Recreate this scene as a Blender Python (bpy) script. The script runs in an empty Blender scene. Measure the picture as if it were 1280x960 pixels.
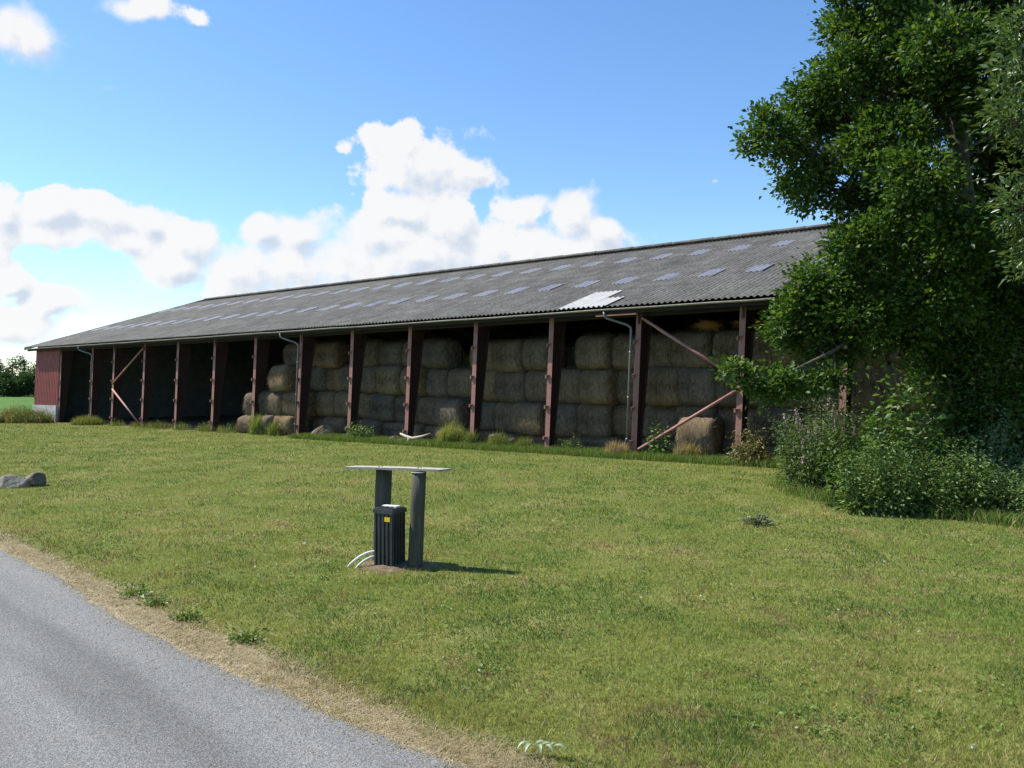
import bpy, math, random
import numpy as np
from mathutils import Vector, Matrix

random.seed(7)
RNG = np.random.default_rng(11)
scene = bpy.context.scene
COL = scene.collection
R = math.radians

# ------------------------------------------------------------------ camera
cam = bpy.data.cameras.new("camera")
cam.sensor_width = 36.0
cam.lens = 29.1
cam.clip_start = 0.05
cam.clip_end = 5000
camo = bpy.data.objects.new("camera", cam)
camo.location = (0, 0, 2.0)
camo.rotation_euler = (R(90.22), 0, 0)
COL.objects.link(camo)
scene.camera = camo

# ------------------------------------------------------------------ exposure
scene.view_settings.view_transform = 'Standard'
scene.view_settings.look = 'None'
scene.view_settings.gamma = 1
scene.view_settings.use_curve_mapping = False
scene.view_settings.exposure = 0.76

# ------------------------------------------------------------------ sun
SUN_AZ = math.atan2(-0.96, 0.28)      # measured from +Y towards +X
SUN_EL = R(52)
sd = Vector((math.sin(SUN_AZ) * math.cos(SUN_EL), math.cos(SUN_AZ) * math.cos(SUN_EL), math.sin(SUN_EL)))
sl = bpy.data.lights.new("sun", 'SUN')
sl.energy = 5.0
sl.angle = R(0.5)
sl.color = (1.0, 0.955, 0.88)
so = bpy.data.objects.new("sun", sl)
so.rotation_euler = sd.to_track_quat('Z', 'Y').to_euler()
so.location = (-20, 10, 30)
COL.objects.link(so)

# ------------------------------------------------------------------ world: sky + clouds
world = bpy.data.worlds.new("World")
scene.world = world
world.use_nodes = True
nt = world.node_tree
nt.nodes.clear()


def px_dir(x, y):
    az = math.atan((x - 640) / 1035.0)
    el = math.atan((484 - y) / 1035.0 * math.cos(az))
    return az, el


CLOUDS = [  # x, y, rx, ry as seen from the camera spot, strength
    (45, 40, 62, 36, .9), (178, 8, 66, 20, .8), (10, 22, 40, 26, .8), (140, 105, 22, 10, .25),
    (520, 198, 92, 46, 1), (575, 215, 50, 32, .8), (430, 188, 34, 18, .45),
    (495, 262, 56, 40, 1), (470, 300, 70, 48, 1), (560, 280, 48, 50, 1), (520, 320, 110, 60, 1),
    (625, 300, 50, 40, 1), (655, 270, 32, 26, .8), (710, 268, 44, 38, 1), (745, 290, 42, 30, .9), (690, 315, 120, 48, 1),
    (385, 300, 50, 36, 1), (330, 295, 36, 26, 1), (420, 335, 120, 60, 1), (300, 340, 90, 46, 1),
    (240, 295, 62, 34, 1), (180, 275, 46, 26, .8), (215, 325, 84, 40, 1), (125, 275, 56, 32, .9), (150, 300, 60, 24, .8),
    (60, 262, 62, 34, .9), (5, 262, 48, 40, 1), (70, 292, 90, 22, .75),
    (14, 352, 36, 24, 1), (70, 376, 56, 24, 1), (20, 408, 100, 36, .9), (130, 412, 50, 12, .45), (240, 392, 30, 9, .5),
    (895, 225, 20, 8, .22), (-150, 300, 160, 60, 1), (-330, 180, 160, 70, 1), (1500, 330, 200, 60, 1), (1280, 320, 100, 40, .8),
    (1165, 235, 70, 34, .9),
]


def N(t, typ, **kw):
    n = t.nodes.new(typ)
    for k, v in kw.items():
        setattr(n, k, v)
    return n


def math_node(t, op, a, b=None, c=None, clamp=False):
    n = N(t, 'ShaderNodeMath', operation=op, use_clamp=clamp)
    for i, v in enumerate((a, b, c)):
        if v is None:
            continue
        if isinstance(v, (int, float)):
            n.inputs[i].default_value = v
        else:
            t.links.new(v, n.inputs[i])
    return n.outputs[0]


# density group: input (az, el, 0)
g = bpy.data.node_groups.new("cloud_density", 'ShaderNodeTree')
g.interface.new_socket("P", in_out='INPUT', socket_type='NodeSocketVector')
g.interface.new_socket("D", in_out='OUTPUT', socket_type='NodeSocketFloat')
gi = N(g, 'NodeGroupInput')
go = N(g, 'NodeGroupOutput')
warp = N(g, 'ShaderNodeTexNoise')
warp.inputs['Scale'].default_value = 9
warp.inputs['Detail'].default_value = 3
g.links.new(gi.outputs[0], warp.inputs['Vector'])
wv = N(g, 'ShaderNodeVectorMath', operation='MULTIPLY_ADD')
wv.inputs[1].default_value = (.05, .05, 0)
g.links.new(warp.outputs['Color'], wv.inputs[0])
wo = N(g, 'ShaderNodeVectorMath', operation='ADD')
wo.inputs[1].default_value = (-.025, -.025, 0)
g.links.new(gi.outputs[0], wo.inputs[0])
g.links.new(wo.outputs[0], wv.inputs[2])
acc = None
for (x, y, rx, ry, s) in CLOUDS:
    az, el = px_dir(x, y)
    k = math.cos(az) ** 2
    sub = N(g, 'ShaderNodeVectorMath', operation='SUBTRACT')
    g.links.new(wv.outputs[0], sub.inputs[0])
    sub.inputs[1].default_value = (az, el, 0)
    mul = N(g, 'ShaderNodeVectorMath', operation='MULTIPLY')
    g.links.new(sub.outputs[0], mul.inputs[0])
    mul.inputs[1].default_value = (1 / (rx * 1.15 / 1035 * k), 1 / (ry * 1.15 / 1035 * math.cos(az)), 0)
    ln = N(g, 'ShaderNodeVectorMath', operation='LENGTH')
    g.links.new(mul.outputs[0], ln.inputs[0])
    v = math_node(g, 'MULTIPLY_ADD', ln.outputs['Value'], -s, s)
    acc = v if acc is None else math_node(g, 'SMOOTH_MAX', acc, v, 0.25)
n1 = N(g, 'ShaderNodeTexNoise')
n1.inputs['Scale'].default_value = 16
n1.inputs['Detail'].default_value = 9
n1.inputs['Roughness'].default_value = .62
g.links.new(gi.outputs[0], n1.inputs['Vector'])
vo = N(g, 'ShaderNodeTexVoronoi', feature='SMOOTH_F1')
vo.inputs['Scale'].default_value = 26
vo.inputs['Smoothness'].default_value = .6
g.links.new(wv.outputs[0], vo.inputs['Vector'])
d1 = math_node(g, 'MULTIPLY_ADD', n1.outputs['Fac'], 1.6, -.83)
d2 = math_node(g, 'MULTIPLY_ADD', vo.outputs['Distance'], -.55, .2)
d = math_node(g, 'ADD', math_node(g, 'ADD', d1, d2), acc)
g.links.new(d, go.inputs[0])

tc = N(nt, 'ShaderNodeTexCoord')
sep = N(nt, 'ShaderNodeSeparateXYZ')
nt.links.new(tc.outputs['Generated'], sep.inputs[0])
az_ = math_node(nt, 'ARCTAN2', sep.outputs[0], sep.outputs[1])
el_ = math_node(nt, 'ARCSINE', sep.outputs[2])
cmb = N(nt, 'ShaderNodeCombineXYZ')
nt.links.new(az_, cmb.inputs[0])
nt.links.new(el_, cmb.inputs[1])
G1 = N(nt, 'ShaderNodeGroup'); G1.node_tree = g
nt.links.new(cmb.outputs[0], G1.inputs[0])
off = N(nt, 'ShaderNodeVectorMath', operation='ADD')
off.inputs[1].default_value = (-.010, .014, 0)
nt.links.new(cmb.outputs[0], off.inputs[0])
G2 = N(nt, 'ShaderNodeGroup'); G2.node_tree = g
nt.links.new(off.outputs[0], G2.inputs[0])
cov = N(nt, 'ShaderNodeMapRange', interpolation_type='SMOOTHSTEP')
cov.inputs['From Min'].default_value = 0.0
wsp = N(nt, 'ShaderNodeTexNoise'); wsp.inputs['Scale'].default_value = 5
nt.links.new(cmb.outputs[0], wsp.inputs['Vector'])
nt.links.new(math_node(nt, 'MAXIMUM', math_node(nt, 'MULTIPLY_ADD', wsp.outputs['Fac'], 2.4, -.85), .17), cov.inputs['From Max'])
nt.links.new(G1.outputs[0], cov.inputs['Value'])
# relief: where the cloud thickens towards the sun it lies in its own shade
rel_ = math_node(nt, 'SUBTRACT', G2.outputs[0], G1.outputs[0])
dep_ = math_node(nt, 'MULTIPLY_ADD', G1.outputs[0], .30, -.10)
shd = N(nt, 'ShaderNodeMapRange', interpolation_type='SMOOTHSTEP')
shd.inputs['From Min'].default_value = -.08
shd.inputs['From Max'].default_value = .75
nt.links.new(math_node(nt, 'ADD', math_node(nt, 'MULTIPLY', rel_, 1.5), dep_), shd.inputs['Value'])
cmix = N(nt, 'ShaderNodeMix', data_type='RGBA')
nt.links.new(shd.outputs[0], cmix.inputs['Factor'])
cmix.inputs['A'].default_value = (1.0, 1.0, 1.0, 1)
cmix.inputs['B'].default_value = (.68, .76, .88, 1)
sky = N(nt, 'ShaderNodeTexSky', sky_type='NISHITA')
sky.sun_disc = False
sky.sun_elevation = SUN_EL
sky.sun_rotation = SUN_AZ
sky.air_density = 1.0
sky.dust_density = 0.25
sky.ozone_density = 1.6
hs = N(nt, 'ShaderNodeHueSaturation')
hs.inputs['Saturation'].default_value = 1.16
nt.links.new(sky.outputs[0], hs.inputs['Color'])
bs = N(nt, 'ShaderNodeBackground')
bs.inputs[1].default_value = .114
tint = N(nt, 'ShaderNodeVectorMath', operation='MULTIPLY')
tint.inputs[1].default_value = (.93, 1.0, 1.08)
nt.links.new(hs.outputs[0], tint.inputs[0])
nt.links.new(tint.outputs[0], bs.inputs[0])
bc = N(nt, 'ShaderNodeBackground')
bc.inputs[1].default_value = .56
nt.links.new(cmix.outputs['Result'], bc.inputs[0])
ms = N(nt, 'ShaderNodeMixShader')
covm = math_node(nt, 'MULTIPLY', cov.outputs[0], .97)
nt.links.new(covm, ms.inputs[0])
nt.links.new(bs.outputs[0], ms.inputs[1])
nt.links.new(bc.outputs[0], ms.inputs[2])
wout = N(nt, 'ShaderNodeOutputWorld')
nt.links.new(ms.outputs[0], wout.inputs[0])

# ================================================================== helpers
def mat(name, col, rough=.8, spec=.3, metallic=0):
    m = bpy.data.materials.new(name)
    m.use_nodes = True
    b = m.node_tree.nodes['Principled BSDF']
    b.inputs['Base Color'].default_value = (*col, 1)
    b.inputs['Roughness'].default_value = rough
    b.inputs['Specular IOR Level'].default_value = spec
    b.inputs['Metallic'].default_value = metallic
    return m


def noise_mat(name, stops, scale=5, detail=8, rough=.85, bump=0, bscale=40, spec=.25, coords='Object',
              stretch=(1, 1, 1), nrough=.6, bdist=.01, extra=None):
    """stops: [(pos, rgb), ...] over a noise; extra: (scale, amount) second finer noise multiplied."""
    m = mat(name, stops[0][1], rough, spec)
    t = m.node_tree
    b = t.nodes['Principled BSDF']
    c = N(t, 'ShaderNodeTexCoord')
    mp = N(t, 'ShaderNodeMapping')
    mp.inputs['Scale'].default_value = stretch
    t.links.new(c.outputs[coords], mp.inputs['Vector'])
    n = N(t, 'ShaderNodeTexNoise')
    n.inputs['Scale'].default_value = scale
    n.inputs['Detail'].default_value = detail
    n.inputs['Roughness'].default_value = nrough
    t.links.new(mp.outputs[0], n.inputs['Vector'])
    r = N(t, 'ShaderNodeValToRGB')
    e = r.color_ramp.elements
    e[0].position, e[0].color = stops[0][0], (*stops[0][1], 1)
    e[1].position, e[1].color = stops[-1][0], (*stops[-1][1], 1)
    for p, cc in stops[1:-1]:
        x = e.new(p)
        x.color = (*cc, 1)
    t.links.new(n.outputs['Fac'], r.inputs[0])
    out = r.outputs[0]
    if extra:
        n2 = N(t, 'ShaderNodeTexNoise')
        n2.inputs['Scale'].default_value = extra[0]
        n2.inputs['Detail'].default_value = 6
        n2.inputs['Roughness'].default_value = .7
        t.links.new(mp.outputs[0], n2.inputs['Vector'])
        mr = N(t, 'ShaderNodeMapRange')
        mr.inputs['From Min'].default_value = .3
        mr.inputs['From Max'].default_value = .7
        mr.inputs['To Min'].default_value = 1 - extra[1]
        mr.inputs['To Max'].default_value = 1 + extra[1]
        t.links.new(n2.outputs['Fac'], mr.inputs['Value'])
        vm = N(t, 'ShaderNodeVectorMath', operation='SCALE')
        t.links.new(out, vm.inputs[0])
        t.links.new(mr.outputs[0], vm.inputs['Scale'])
        out = vm.outputs[0]
    t.links.new(out, b.inputs['Base Color'])
    if bump:
        nb = N(t, 'ShaderNodeTexNoise')
        nb.inputs['Scale'].default_value = bscale
        nb.inputs['Detail'].default_value = 6
        t.links.new(mp.outputs[0], nb.inputs['Vector'])
        bp = N(t, 'ShaderNodeBump')
        bp.inputs['Strength'].default_value = bump
        bp.inputs['Distance'].default_value = bdist
        t.links.new(nb.outputs['Fac'], bp.inputs['Height'])
        t.links.new(bp.outputs[0], b.inputs['Normal'])
    return m


def leaf_mat(name, stops, rough=.5, trans=.35, spec=.4, attr=None):
    """foliage: colour varies leaf by leaf; a share of light passes through."""
    m = bpy.data.materials.new(name)
    m.use_nodes = True
    t = m.node_tree
    t.nodes.clear()
    if attr:
        a = N(t, 'ShaderNodeAttribute', attribute_name=attr)
        colr = a.outputs['Color']
    else:
        ge = N(t, 'ShaderNodeNewGeometry')
        r = N(t, 'ShaderNodeValToRGB')
        e = r.color_ramp.elements
        e[0].position, e[0].color = stops[0][0], (*stops[0][1], 1)
        e[1].position, e[1].color = stops[-1][0], (*stops[-1][1], 1)
        for p, cc in stops[1:-1]:
            x = e.new(p)
            x.color = (*cc, 1)
        t.links.new(ge.outputs['Random Per Island'], r.inputs[0])
        colr = r.outputs[0]
    b = N(t, 'ShaderNodeBsdfPrincipled')
    b.inputs['Roughness'].default_value = rough
    b.inputs['Specular IOR Level'].default_value = spec
    t.links.new(colr, b.inputs['Base Color'])
    tr = N(t, 'ShaderNodeBsdfTranslucent')
    tb = N(t, 'ShaderNodeVectorMath', operation='MULTIPLY')
    t.links.new(colr, tb.inputs[0])
    tb.inputs[1].default_value = (1.5, 1.35, .7)
    t.links.new(tb.outputs[0], tr.inputs[0])
    mx = N(t, 'ShaderNodeMixShader')
    mx.inputs[0].default_value = trans
    t.links.new(b.outputs[0], mx.inputs[1])
    t.links.new(tr.outputs[0], mx.inputs[2])
    o = N(t, 'ShaderNodeOutputMaterial')
    t.links.new(mx.outputs[0], o.inputs[0])
    return m


class MB:
    def __init__(self):
        self.v = []
        self.f = []

    def add(self, vs, fs):
        o = len(self.v)
        self.v += [tuple(p) for p in vs]
        self.f += [tuple(i + o for i in q) for q in fs]
        return self

    def box(self, c, s, rz=0, fn=None):
        cx, cy, cz = c
        sx, sy, sz = s[0] / 2, s[1] / 2, s[2] / 2
        ca, sa = math.cos(rz), math.sin(rz)
        vs = []
        for dz in (-sz, sz):
            for dx, dy in ((-sx, -sy), (sx, -sy), (sx, sy), (-sx, sy)):
                p = (cx + dx * ca - dy * sa, cy + dx * sa + dy * ca, cz + dz)
                vs.append(fn(*p) if fn else p)
        return self.add(vs, [(0, 3, 2, 1), (4, 5, 6, 7), (0, 1, 5, 4), (1, 2, 6, 5), (2, 3, 7, 6), (3, 0, 4, 7)])

    def hexa(self, bottom, top):
        """two quads (4 points each, same order)"""
        return self.add(list(bottom) + list(top), [(0, 3, 2, 1), (4, 5, 6, 7), (0, 1, 5, 4), (1, 2, 6, 5), (2, 3, 7, 6), (3, 0, 4, 7)])

    def tube(self, pts, rad, n=8, caps=True):
        pts = [Vector(p) for p in pts]
        if not hasattr(rad, '__len__'):
            rad = [rad] * len(pts)
        rings = []
        up = None
        for i, p in enumerate(pts):
            a = pts[max(i - 1, 0)]
            b = pts[min(i + 1, len(pts) - 1)]
            tdir = (b - a).normalized()
            if up is None:
                up = Vector((0, 0, 1)) if abs(tdir.z) < .9 else Vector((1, 0, 0))
            s = tdir.cross(up).normalized()
            up = s.cross(tdir).normalized()
            rings.append([p + (s * math.cos(2 * math.pi * k / n) + up * math.sin(2 * math.pi * k / n)) * rad[i] for k in range(n)])
        vs = [q for r_ in rings for q in r_]
        fs = []
        for i in range(len(pts) - 1):
            for k in range(n):
                k2 = (k + 1) % n
                fs.append((i * n + k, i * n + k2, (i + 1) * n + k2, (i + 1) * n + k))
        if caps:
            fs.append(tuple(range(n))[::-1])
            fs.append(tuple((len(pts) - 1) * n + k for k in range(n)))
        return self.add(vs, fs)

    def build(self, name, m, parent=None, loc=None, smooth=False, rot=None):
        me = bpy.data.meshes.new(name)
        me.from_pydata(self.v, [], self.f)
        me.update()
        if smooth:
            me.polygons.foreach_set('use_smooth', [True] * len(me.polygons))
        return link(name, me, m, parent, loc, rot)


def link(name, me, m, parent=None, loc=None, rot=None):
    if m is not None:
        me.materials.append(m)
    o = bpy.data.objects.new(name, me)
    COL.objects.link(o)
    if parent is not None:
        o.parent = parent
    if loc is not None:
        o.location = loc
    if rot is not None:
        o.rotation_euler = rot
    return o


def np_mesh(name, verts, faces, m, parent=None, loc=None, smooth=False, colors=None):
    """verts (n,3), faces (k,3|4)"""
    verts = np.asarray(verts, dtype=np.float32)
    faces = np.asarray(faces, dtype=np.int32)
    k = faces.shape[1]
    me = bpy.data.meshes.new(name)
    me.vertices.add(len(verts))
    me.vertices.foreach_set('co', verts.ravel())
    me.loops.add(faces.size)
    me.loops.foreach_set('vertex_index', faces.ravel())
    me.polygons.add(len(faces))
    me.polygons.foreach_set('loop_start', np.arange(0, faces.size, k, dtype=np.int32))
    me.polygons.foreach_set('loop_total', np.full(len(faces), k, dtype=np.int32))
    if smooth:
        me.polygons.foreach_set('use_smooth', np.ones(len(faces), dtype=bool))
    if colors is not None:
        ca = me.color_attributes.new('Col', 'FLOAT_COLOR', 'POINT')
        cc = np.ones((len(verts), 4), dtype=np.float32)
        cc[:, :3] = colors
        ca.data.foreach_set('color', cc.ravel())
    me.update()
    me.validate()
    return link(name, me, m, parent, loc)


def tag(o, label=None, cat=None, group=None, kind=None):
    if label:
        o['label'] = label
    if cat:
        o['category'] = cat
    if group:
        o['group'] = group
    if kind:
        o['kind'] = kind
    return o


def empty(name, loc=(0, 0, 0), rz=0):
    o = bpy.data.objects.new(name, None)
    o.empty_display_size = .2
    o.location = loc
    o.rotation_euler = (0, 0, rz)
    COL.objects.link(o)
    return o


def copy_tree(o, parent=None):
    c = o.copy()
    COL.objects.link(c)
    c.parent = parent
    for ch in list(o.children):
        copy_tree(ch, c)
    return c


def vnoise(x, y, scale, seed=0, octaves=4):
    """smooth value noise in 0..1"""
    out = np.zeros_like(x, dtype=np.float64)
    amp, tot = 1.0, 0.0
    for o in range(octaves):
        rg = np.random.default_rng(seed * 17 + o)
        G = rg.random((128, 128))
        X = x * scale * 2 ** o + 1000.37
        Y = y * scale * 2 ** o + 1000.11
        xi = np.floor(X).astype(int)
        yi = np.floor(Y).astype(int)
        fx = X - xi
        fy = Y - yi
        fx = fx * fx * (3 - 2 * fx)
        fy = fy * fy * (3 - 2 * fy)
        a = G[xi % 128, yi % 128]; b = G[(xi + 1) % 128, yi % 128]
        c = G[xi % 128, (yi + 1) % 128]; d_ = G[(xi + 1) % 128, (yi + 1) % 128]
        out += amp * ((a * (1 - fx) + b * fx) * (1 - fy) + (c * (1 - fx) + d_ * fx) * fy)
        tot += amp
        amp *= .55
    return out / tot


# ------------------------------------------------------------------ the barn's own frame
P0 = Vector((-28.207, 48.934, 0))
TH = -0.66942116
DU = Vector((math.cos(TH), math.sin(TH), 0))
DV = Vector((-math.sin(TH), math.cos(TH), 0))
BAY = 3.1115
SHU, SHV = .04 * math.cos(TH), -.04 * math.sin(TH)     # lean added to the frame in place of camera roll


def B(u, v, z):            # barn-local point, with the lean
    return (u + SHU * z, v + SHV * z, z)


def W(u, v, z=0.0):        # world point
    p = P0 + DU * u + DV * v
    return Vector((p.x + .04 * z, p.y, z))


def to_uv(X, Y):
    dx, dy = X - P0.x, Y - P0.y
    return dx * DU.x + dy * DU.y, dx * DV.x + dy * DV.y


def G(x, y, z=0.0):
    """ground point seen at photo pixel x, y"""
    Yd = 1035 * (2.0 - z) / (y - 484)
    return Vector(((x - 640) / 1035 * Yd, Yd, z))


# ================================================================== ground
road_edge = [(-120, 95), (-60, 52), (-30, 28.5), (-16, 18.2), (-10, 13.3), (-6.56, 10.42), (-4.88, 8.82), (-3.92, 7.72), (-3.11, 6.88), (-2.41, 6.2),
             (-1.67, 5.55), (-1.03, 4.98), (-.6, 4.66), (-.17, 4.34), (.6, 3.75), (1.6, 3.0), (3.0, 1.9), (6, -.6), (14, -8)]
verge_edge = [(-118, 98), (-58, 54.5), (-28.5, 30.5), (-15, 20.0), (-9.6, 14.2), (-7.07, 11.44), (-5.56, 9.9), (-4.19, 8.48), (-3.09, 7.41), (-2.3, 6.6),
              (-1.55, 5.88), (-1.02, 5.38), (-.58, 4.98), (-.02, 4.47), (.75, 3.9), (1.75, 3.15), (3.15, 2.05), (6.2, -.4), (14.3, -7.8)]


def fine(poly, step=.06, amp=.03, seed=3, lo=-12, hi=5):
    out = []
    for (a, b) in zip(poly[:-1], poly[1:]):
        a = np.array(a); b = np.array(b)
        L = np.linalg.norm(b - a)
        near = (a[0] > lo and b[0] < hi)
        n = max(1, int(L / (step if near else 2)))
        nn = np.array([-(b - a)[1], (b - a)[0]]) / L
        for i in range(n):
            p = a + (b - a) * i / n
            if near:
                w = vnoise(np.array([p[0]]), np.array([p[1]]), 2.2, seed, 5)[0] - .5
                p = p + nn * w * amp * 4
            out.append((p[0], p[1]))
    out.append(tuple(poly[-1]))
    return out


def strip_sheet(name, edge, z, m, far=(-14, -10)):
    """sheet from an edge polyline out to the same line shifted by 'far'"""
    vs, fs = [], []
    for (x, y) in edge:
        vs.append((x, y, z))
        vs.append((x + far[0], y + far[1], z))
    for i in range(len(edge) - 1):
        fs.append((2 * i + 1, 2 * i + 3, 2 * i + 2, 2 * i))
    mb = MB()
    mb.add(vs, fs)
    return tag(mb.build(name, m), kind='structure')


def lawn_material():
    m = noise_mat('lawn_soil', [(.3, (.075, .110, .022)), (.5, (.120, .140, .034)), (.62, (.17, .16, .055)), (.75, (.095, .125, .028))],
                  scale=.55, detail=9, rough=.95, bump=.6, bscale=30, bdist=.03, nrough=.68, extra=(14, .45), spec=.05)
    return m


M_lawn = lawn_material()
lawn = MB().add([(-900, -60, 0), (900, -60, 0), (900, 1500, 0), (-900, 1500, 0)], [(0, 1, 2, 3)]).build('lawn', M_lawn)
tag(lawn, kind='structure')

# crop field beyond the barn, a little higher and brighter
M_field = noise_mat('crop_green', [(.35, (.055, .120, .018)), (.6, (.08, .16, .028)), (.75, (.10, .17, .04))], scale=.12, detail=10, rough=.9, bump=.8, bscale=3, bdist=.3, extra=(2.0, .25), spec=.1)
fld = MB().add([(-700, 66, .08), (-60, 58, .08), (-33, 62, .08), (-12, 74, .08), (420, 110, .08), (420, 1400, .08), (-700, 1400, .08)], [(0, 1, 2, 3, 4, 5, 6)]).build('crop_field', M_field)
tag(fld, kind='structure')

# dry gravel-and-straw verge, then the road
M_verge = noise_mat('verge_dirt', [(.3, (.17, .14, .09)), (.5, (.29, .245, .16)), (.7, (.38, .325, .22))], scale=9, detail=10, rough=.95, bump=.8, bscale=60, bdist=.015, extra=(60, .35), spec=.05)
strip_sheet('verge', fine(verge_edge, amp=.05, seed=5), .004, M_verge, far=(-1.6, -1.4))


def road_material():
    m = mat('road_chips', (.2, .2, .2), .85, .3)
    t = m.node_tree
    b = t.nodes['Principled BSDF']
    c = N(t, 'ShaderNodeTexCoord')
    vo = N(t, 'ShaderNodeTexVoronoi')
    vo.inputs['Scale'].default_value = 135
    t.links.new(c.outputs['Object'], vo.inputs['Vector'])
    r = N(t, 'ShaderNodeValToRGB')
    e = r.color_ramp.elements
    e[0].position, e[0].color = 0, (.085, .085, .083, 1)
    e[1].position, e[1].color = 1, (.235, .235, .222, 1)
    x = e.new(.5); x.color = (.143, .143, .137, 1)
    sc = N(t, 'ShaderNodeSeparateColor')
    t.links.new(vo.outputs['Color'], sc.inputs[0])
    t.links.new(sc.outputs[0], r.inputs[0])
    # worn wheel tracks run along the road
    mp = N(t, 'ShaderNodeMapping')
    mp0 = N(t, 'ShaderNodeMapping')
    mp0.inputs['Rotation'].default_value = (0, 0, R(-45))
    t.links.new(c.outputs['Object'], mp0.inputs['Vector'])
    mp.inputs['Scale'].default_value = (1, .10, 1)
    t.links.new(mp0.outputs[0], mp.inputs['Vector'])
    n = N(t, 'ShaderNodeTexNoise')
    n.inputs['Scale'].default_value = 2.2
    n.inputs['Detail'].default_value = 7
    t.links.new(mp.outputs[0], n.inputs['Vector'])
    sx = N(t, 'ShaderNodeSeparateXYZ')
    t.links.new(mp.outputs[0], sx.inputs[0])
    # distance across from the wheel track line
    dd = math_node(t, 'ABSOLUTE', math_node(t, 'SUBTRACT', sx.outputs[0], 1.98))
    tr = N(t, 'ShaderNodeMapRange', interpolation_type='SMOOTHSTEP')
    tr.inputs['From Min'].default_value = .06
    tr.inputs['From Max'].default_value = .30
    tr.inputs['To Min'].default_value = .82
    tr.inputs['To Max'].default_value = 1.0
    t.links.new(math_node(t, 'ADD', dd, math_node(t, 'MULTIPLY_ADD', n.outputs['Fac'], .5, -.25)), tr.inputs['Value'])
    mr = N(t, 'ShaderNodeMapRange')
    mr.inputs['From Min'].default_value = .35
    mr.inputs['From Max'].default_value = .65
    mr.inputs['To Min'].default_value = .86
    mr.inputs['To Max'].default_value = 1.14
    t.links.new(n.outputs['Fac'], mr.inputs['Value'])
    n3 = N(t, 'ShaderNodeTexNoise')
    n3.inputs['Scale'].default_value = 55
    n3.inputs['Detail'].default_value = 8
    n3.inputs['Roughness'].default_value = .75
    t.links.new(c.outputs['Object'], n3.inputs['Vector'])
    m3 = N(t, 'ShaderNodeMapRange')
    m3.inputs['From Min'].default_value = .3
    m3.inputs['From Max'].default_value = .7
    m3.inputs['To Min'].default_value = .84
    m3.inputs['To Max'].default_value = 1.16
    t.links.new(n3.outputs['Fac'], m3.inputs['Value'])
    k = math_node(t, 'MULTIPLY', math_node(t, 'MULTIPLY', tr.outputs[0], mr.outputs[0]), m3.outputs[0])
    vm = N(t, 'ShaderNodeVectorMath', operation='SCALE')
    t.links.new(r.outputs[0], vm.inputs[0])
    t.links.new(k, vm.inputs['Scale'])
    t.links.new(vm.outputs[0], b.inputs['Base Color'])
    bp = N(t, 'ShaderNodeBump')
    bp.inputs['Strength'].default_value = .7
    bp.inputs['Distance'].default_value = .006
    t.links.new(vo.outputs['Distance'], bp.inputs['Height'])
    bp.invert = True
    t.links.new(bp.outputs[0], b.inputs['Normal'])
    return m


strip_sheet('road', fine(road_edge, amp=.035, seed=9), .008, road_material(), far=(-3.6, -3.9))

# dirt floor under the roof
M_dirt = noise_mat('barn_dirt', [(.35, (.055, .045, .032)), (.6, (.10, .085, .06))], scale=3, rough=1, bump=.5)
fl = MB().add([W(0, .05, .004), W(56, .05, .004), W(56, 22, .004), W(0, 22, .004)], [(0, 1, 2, 3)]).build('barn_floor', M_dirt)
tag(fl, kind='structure')


# ================================================================== barn
def roof_z(v):
    return 4.33 + .332 * (v + .45) if v <= 11 else 4.33 + .332 * (22.45 - v)


RIDGE = 11.0
U0, U1 = -.55, 56.5
PITCH, AMP = .177, .024

barn = empty('barn', P0, TH)
tag(barn, 'long open-fronted straw barn with a grey corrugated roof and red-brown steel posts', 'barn')


def roof_mat():
    m = noise_mat('fibre_cement', [(.30, (.078, .074, .064)), (.5, (.115, .111, .098)), (.72, (.165, .160, .140))], scale=1.3, detail=12,
                  rough=.9, bump=.4, bscale=25, nrough=.72, extra=(11, .42), spec=.2)
    t = m.node_tree                     # every sheet weathered a little differently, with streaks down the slope
    b = t.nodes['Principled BSDF']
    src = b.inputs['Base Color'].links[0].from_socket
    c = N(t, 'ShaderNodeTexCoord')
    q = N(t, 'ShaderNodeVectorMath', operation='DIVIDE')
    q.inputs[1].default_value = (1.06, 1.15, 99)
    t.links.new(c.outputs['Object'], q.inputs[0])
    fl2 = N(t, 'ShaderNodeVectorMath', operation='FLOOR')
    t.links.new(q.outputs[0], fl2.inputs[0])
    wn = N(t, 'ShaderNodeTexWhiteNoise', noise_dimensions='2D')
    t.links.new(fl2.outputs[0], wn.inputs['Vector'])
    mp = N(t, 'ShaderNodeMapping')
    mp.inputs['Scale'].default_value = (2.5, .22, .22)
    t.links.new(c.outputs['Object'], mp.inputs['Vector'])
    st = N(t, 'ShaderNodeTexNoise')
    st.inputs['Scale'].default_value = 1.6
    st.inputs['Detail'].default_value = 6
    t.links.new(mp.outputs[0], st.inputs['Vector'])
    k1 = math_node(t, 'MULTIPLY_ADD', wn.outputs['Value'], .20, .90)
    k2 = math_node(t, 'MULTIPLY_ADD', st.outputs['Fac'], .9, .55)
    vm = N(t, 'ShaderNodeVectorMath', operation='SCALE')
    t.links.new(src, vm.inputs[0])
    t.links.new(math_node(t, 'MULTIPLY', k1, k2), vm.inputs['Scale'])
    t.links.new(vm.outputs[0], b.inputs['Base Color'])
    return m


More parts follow.
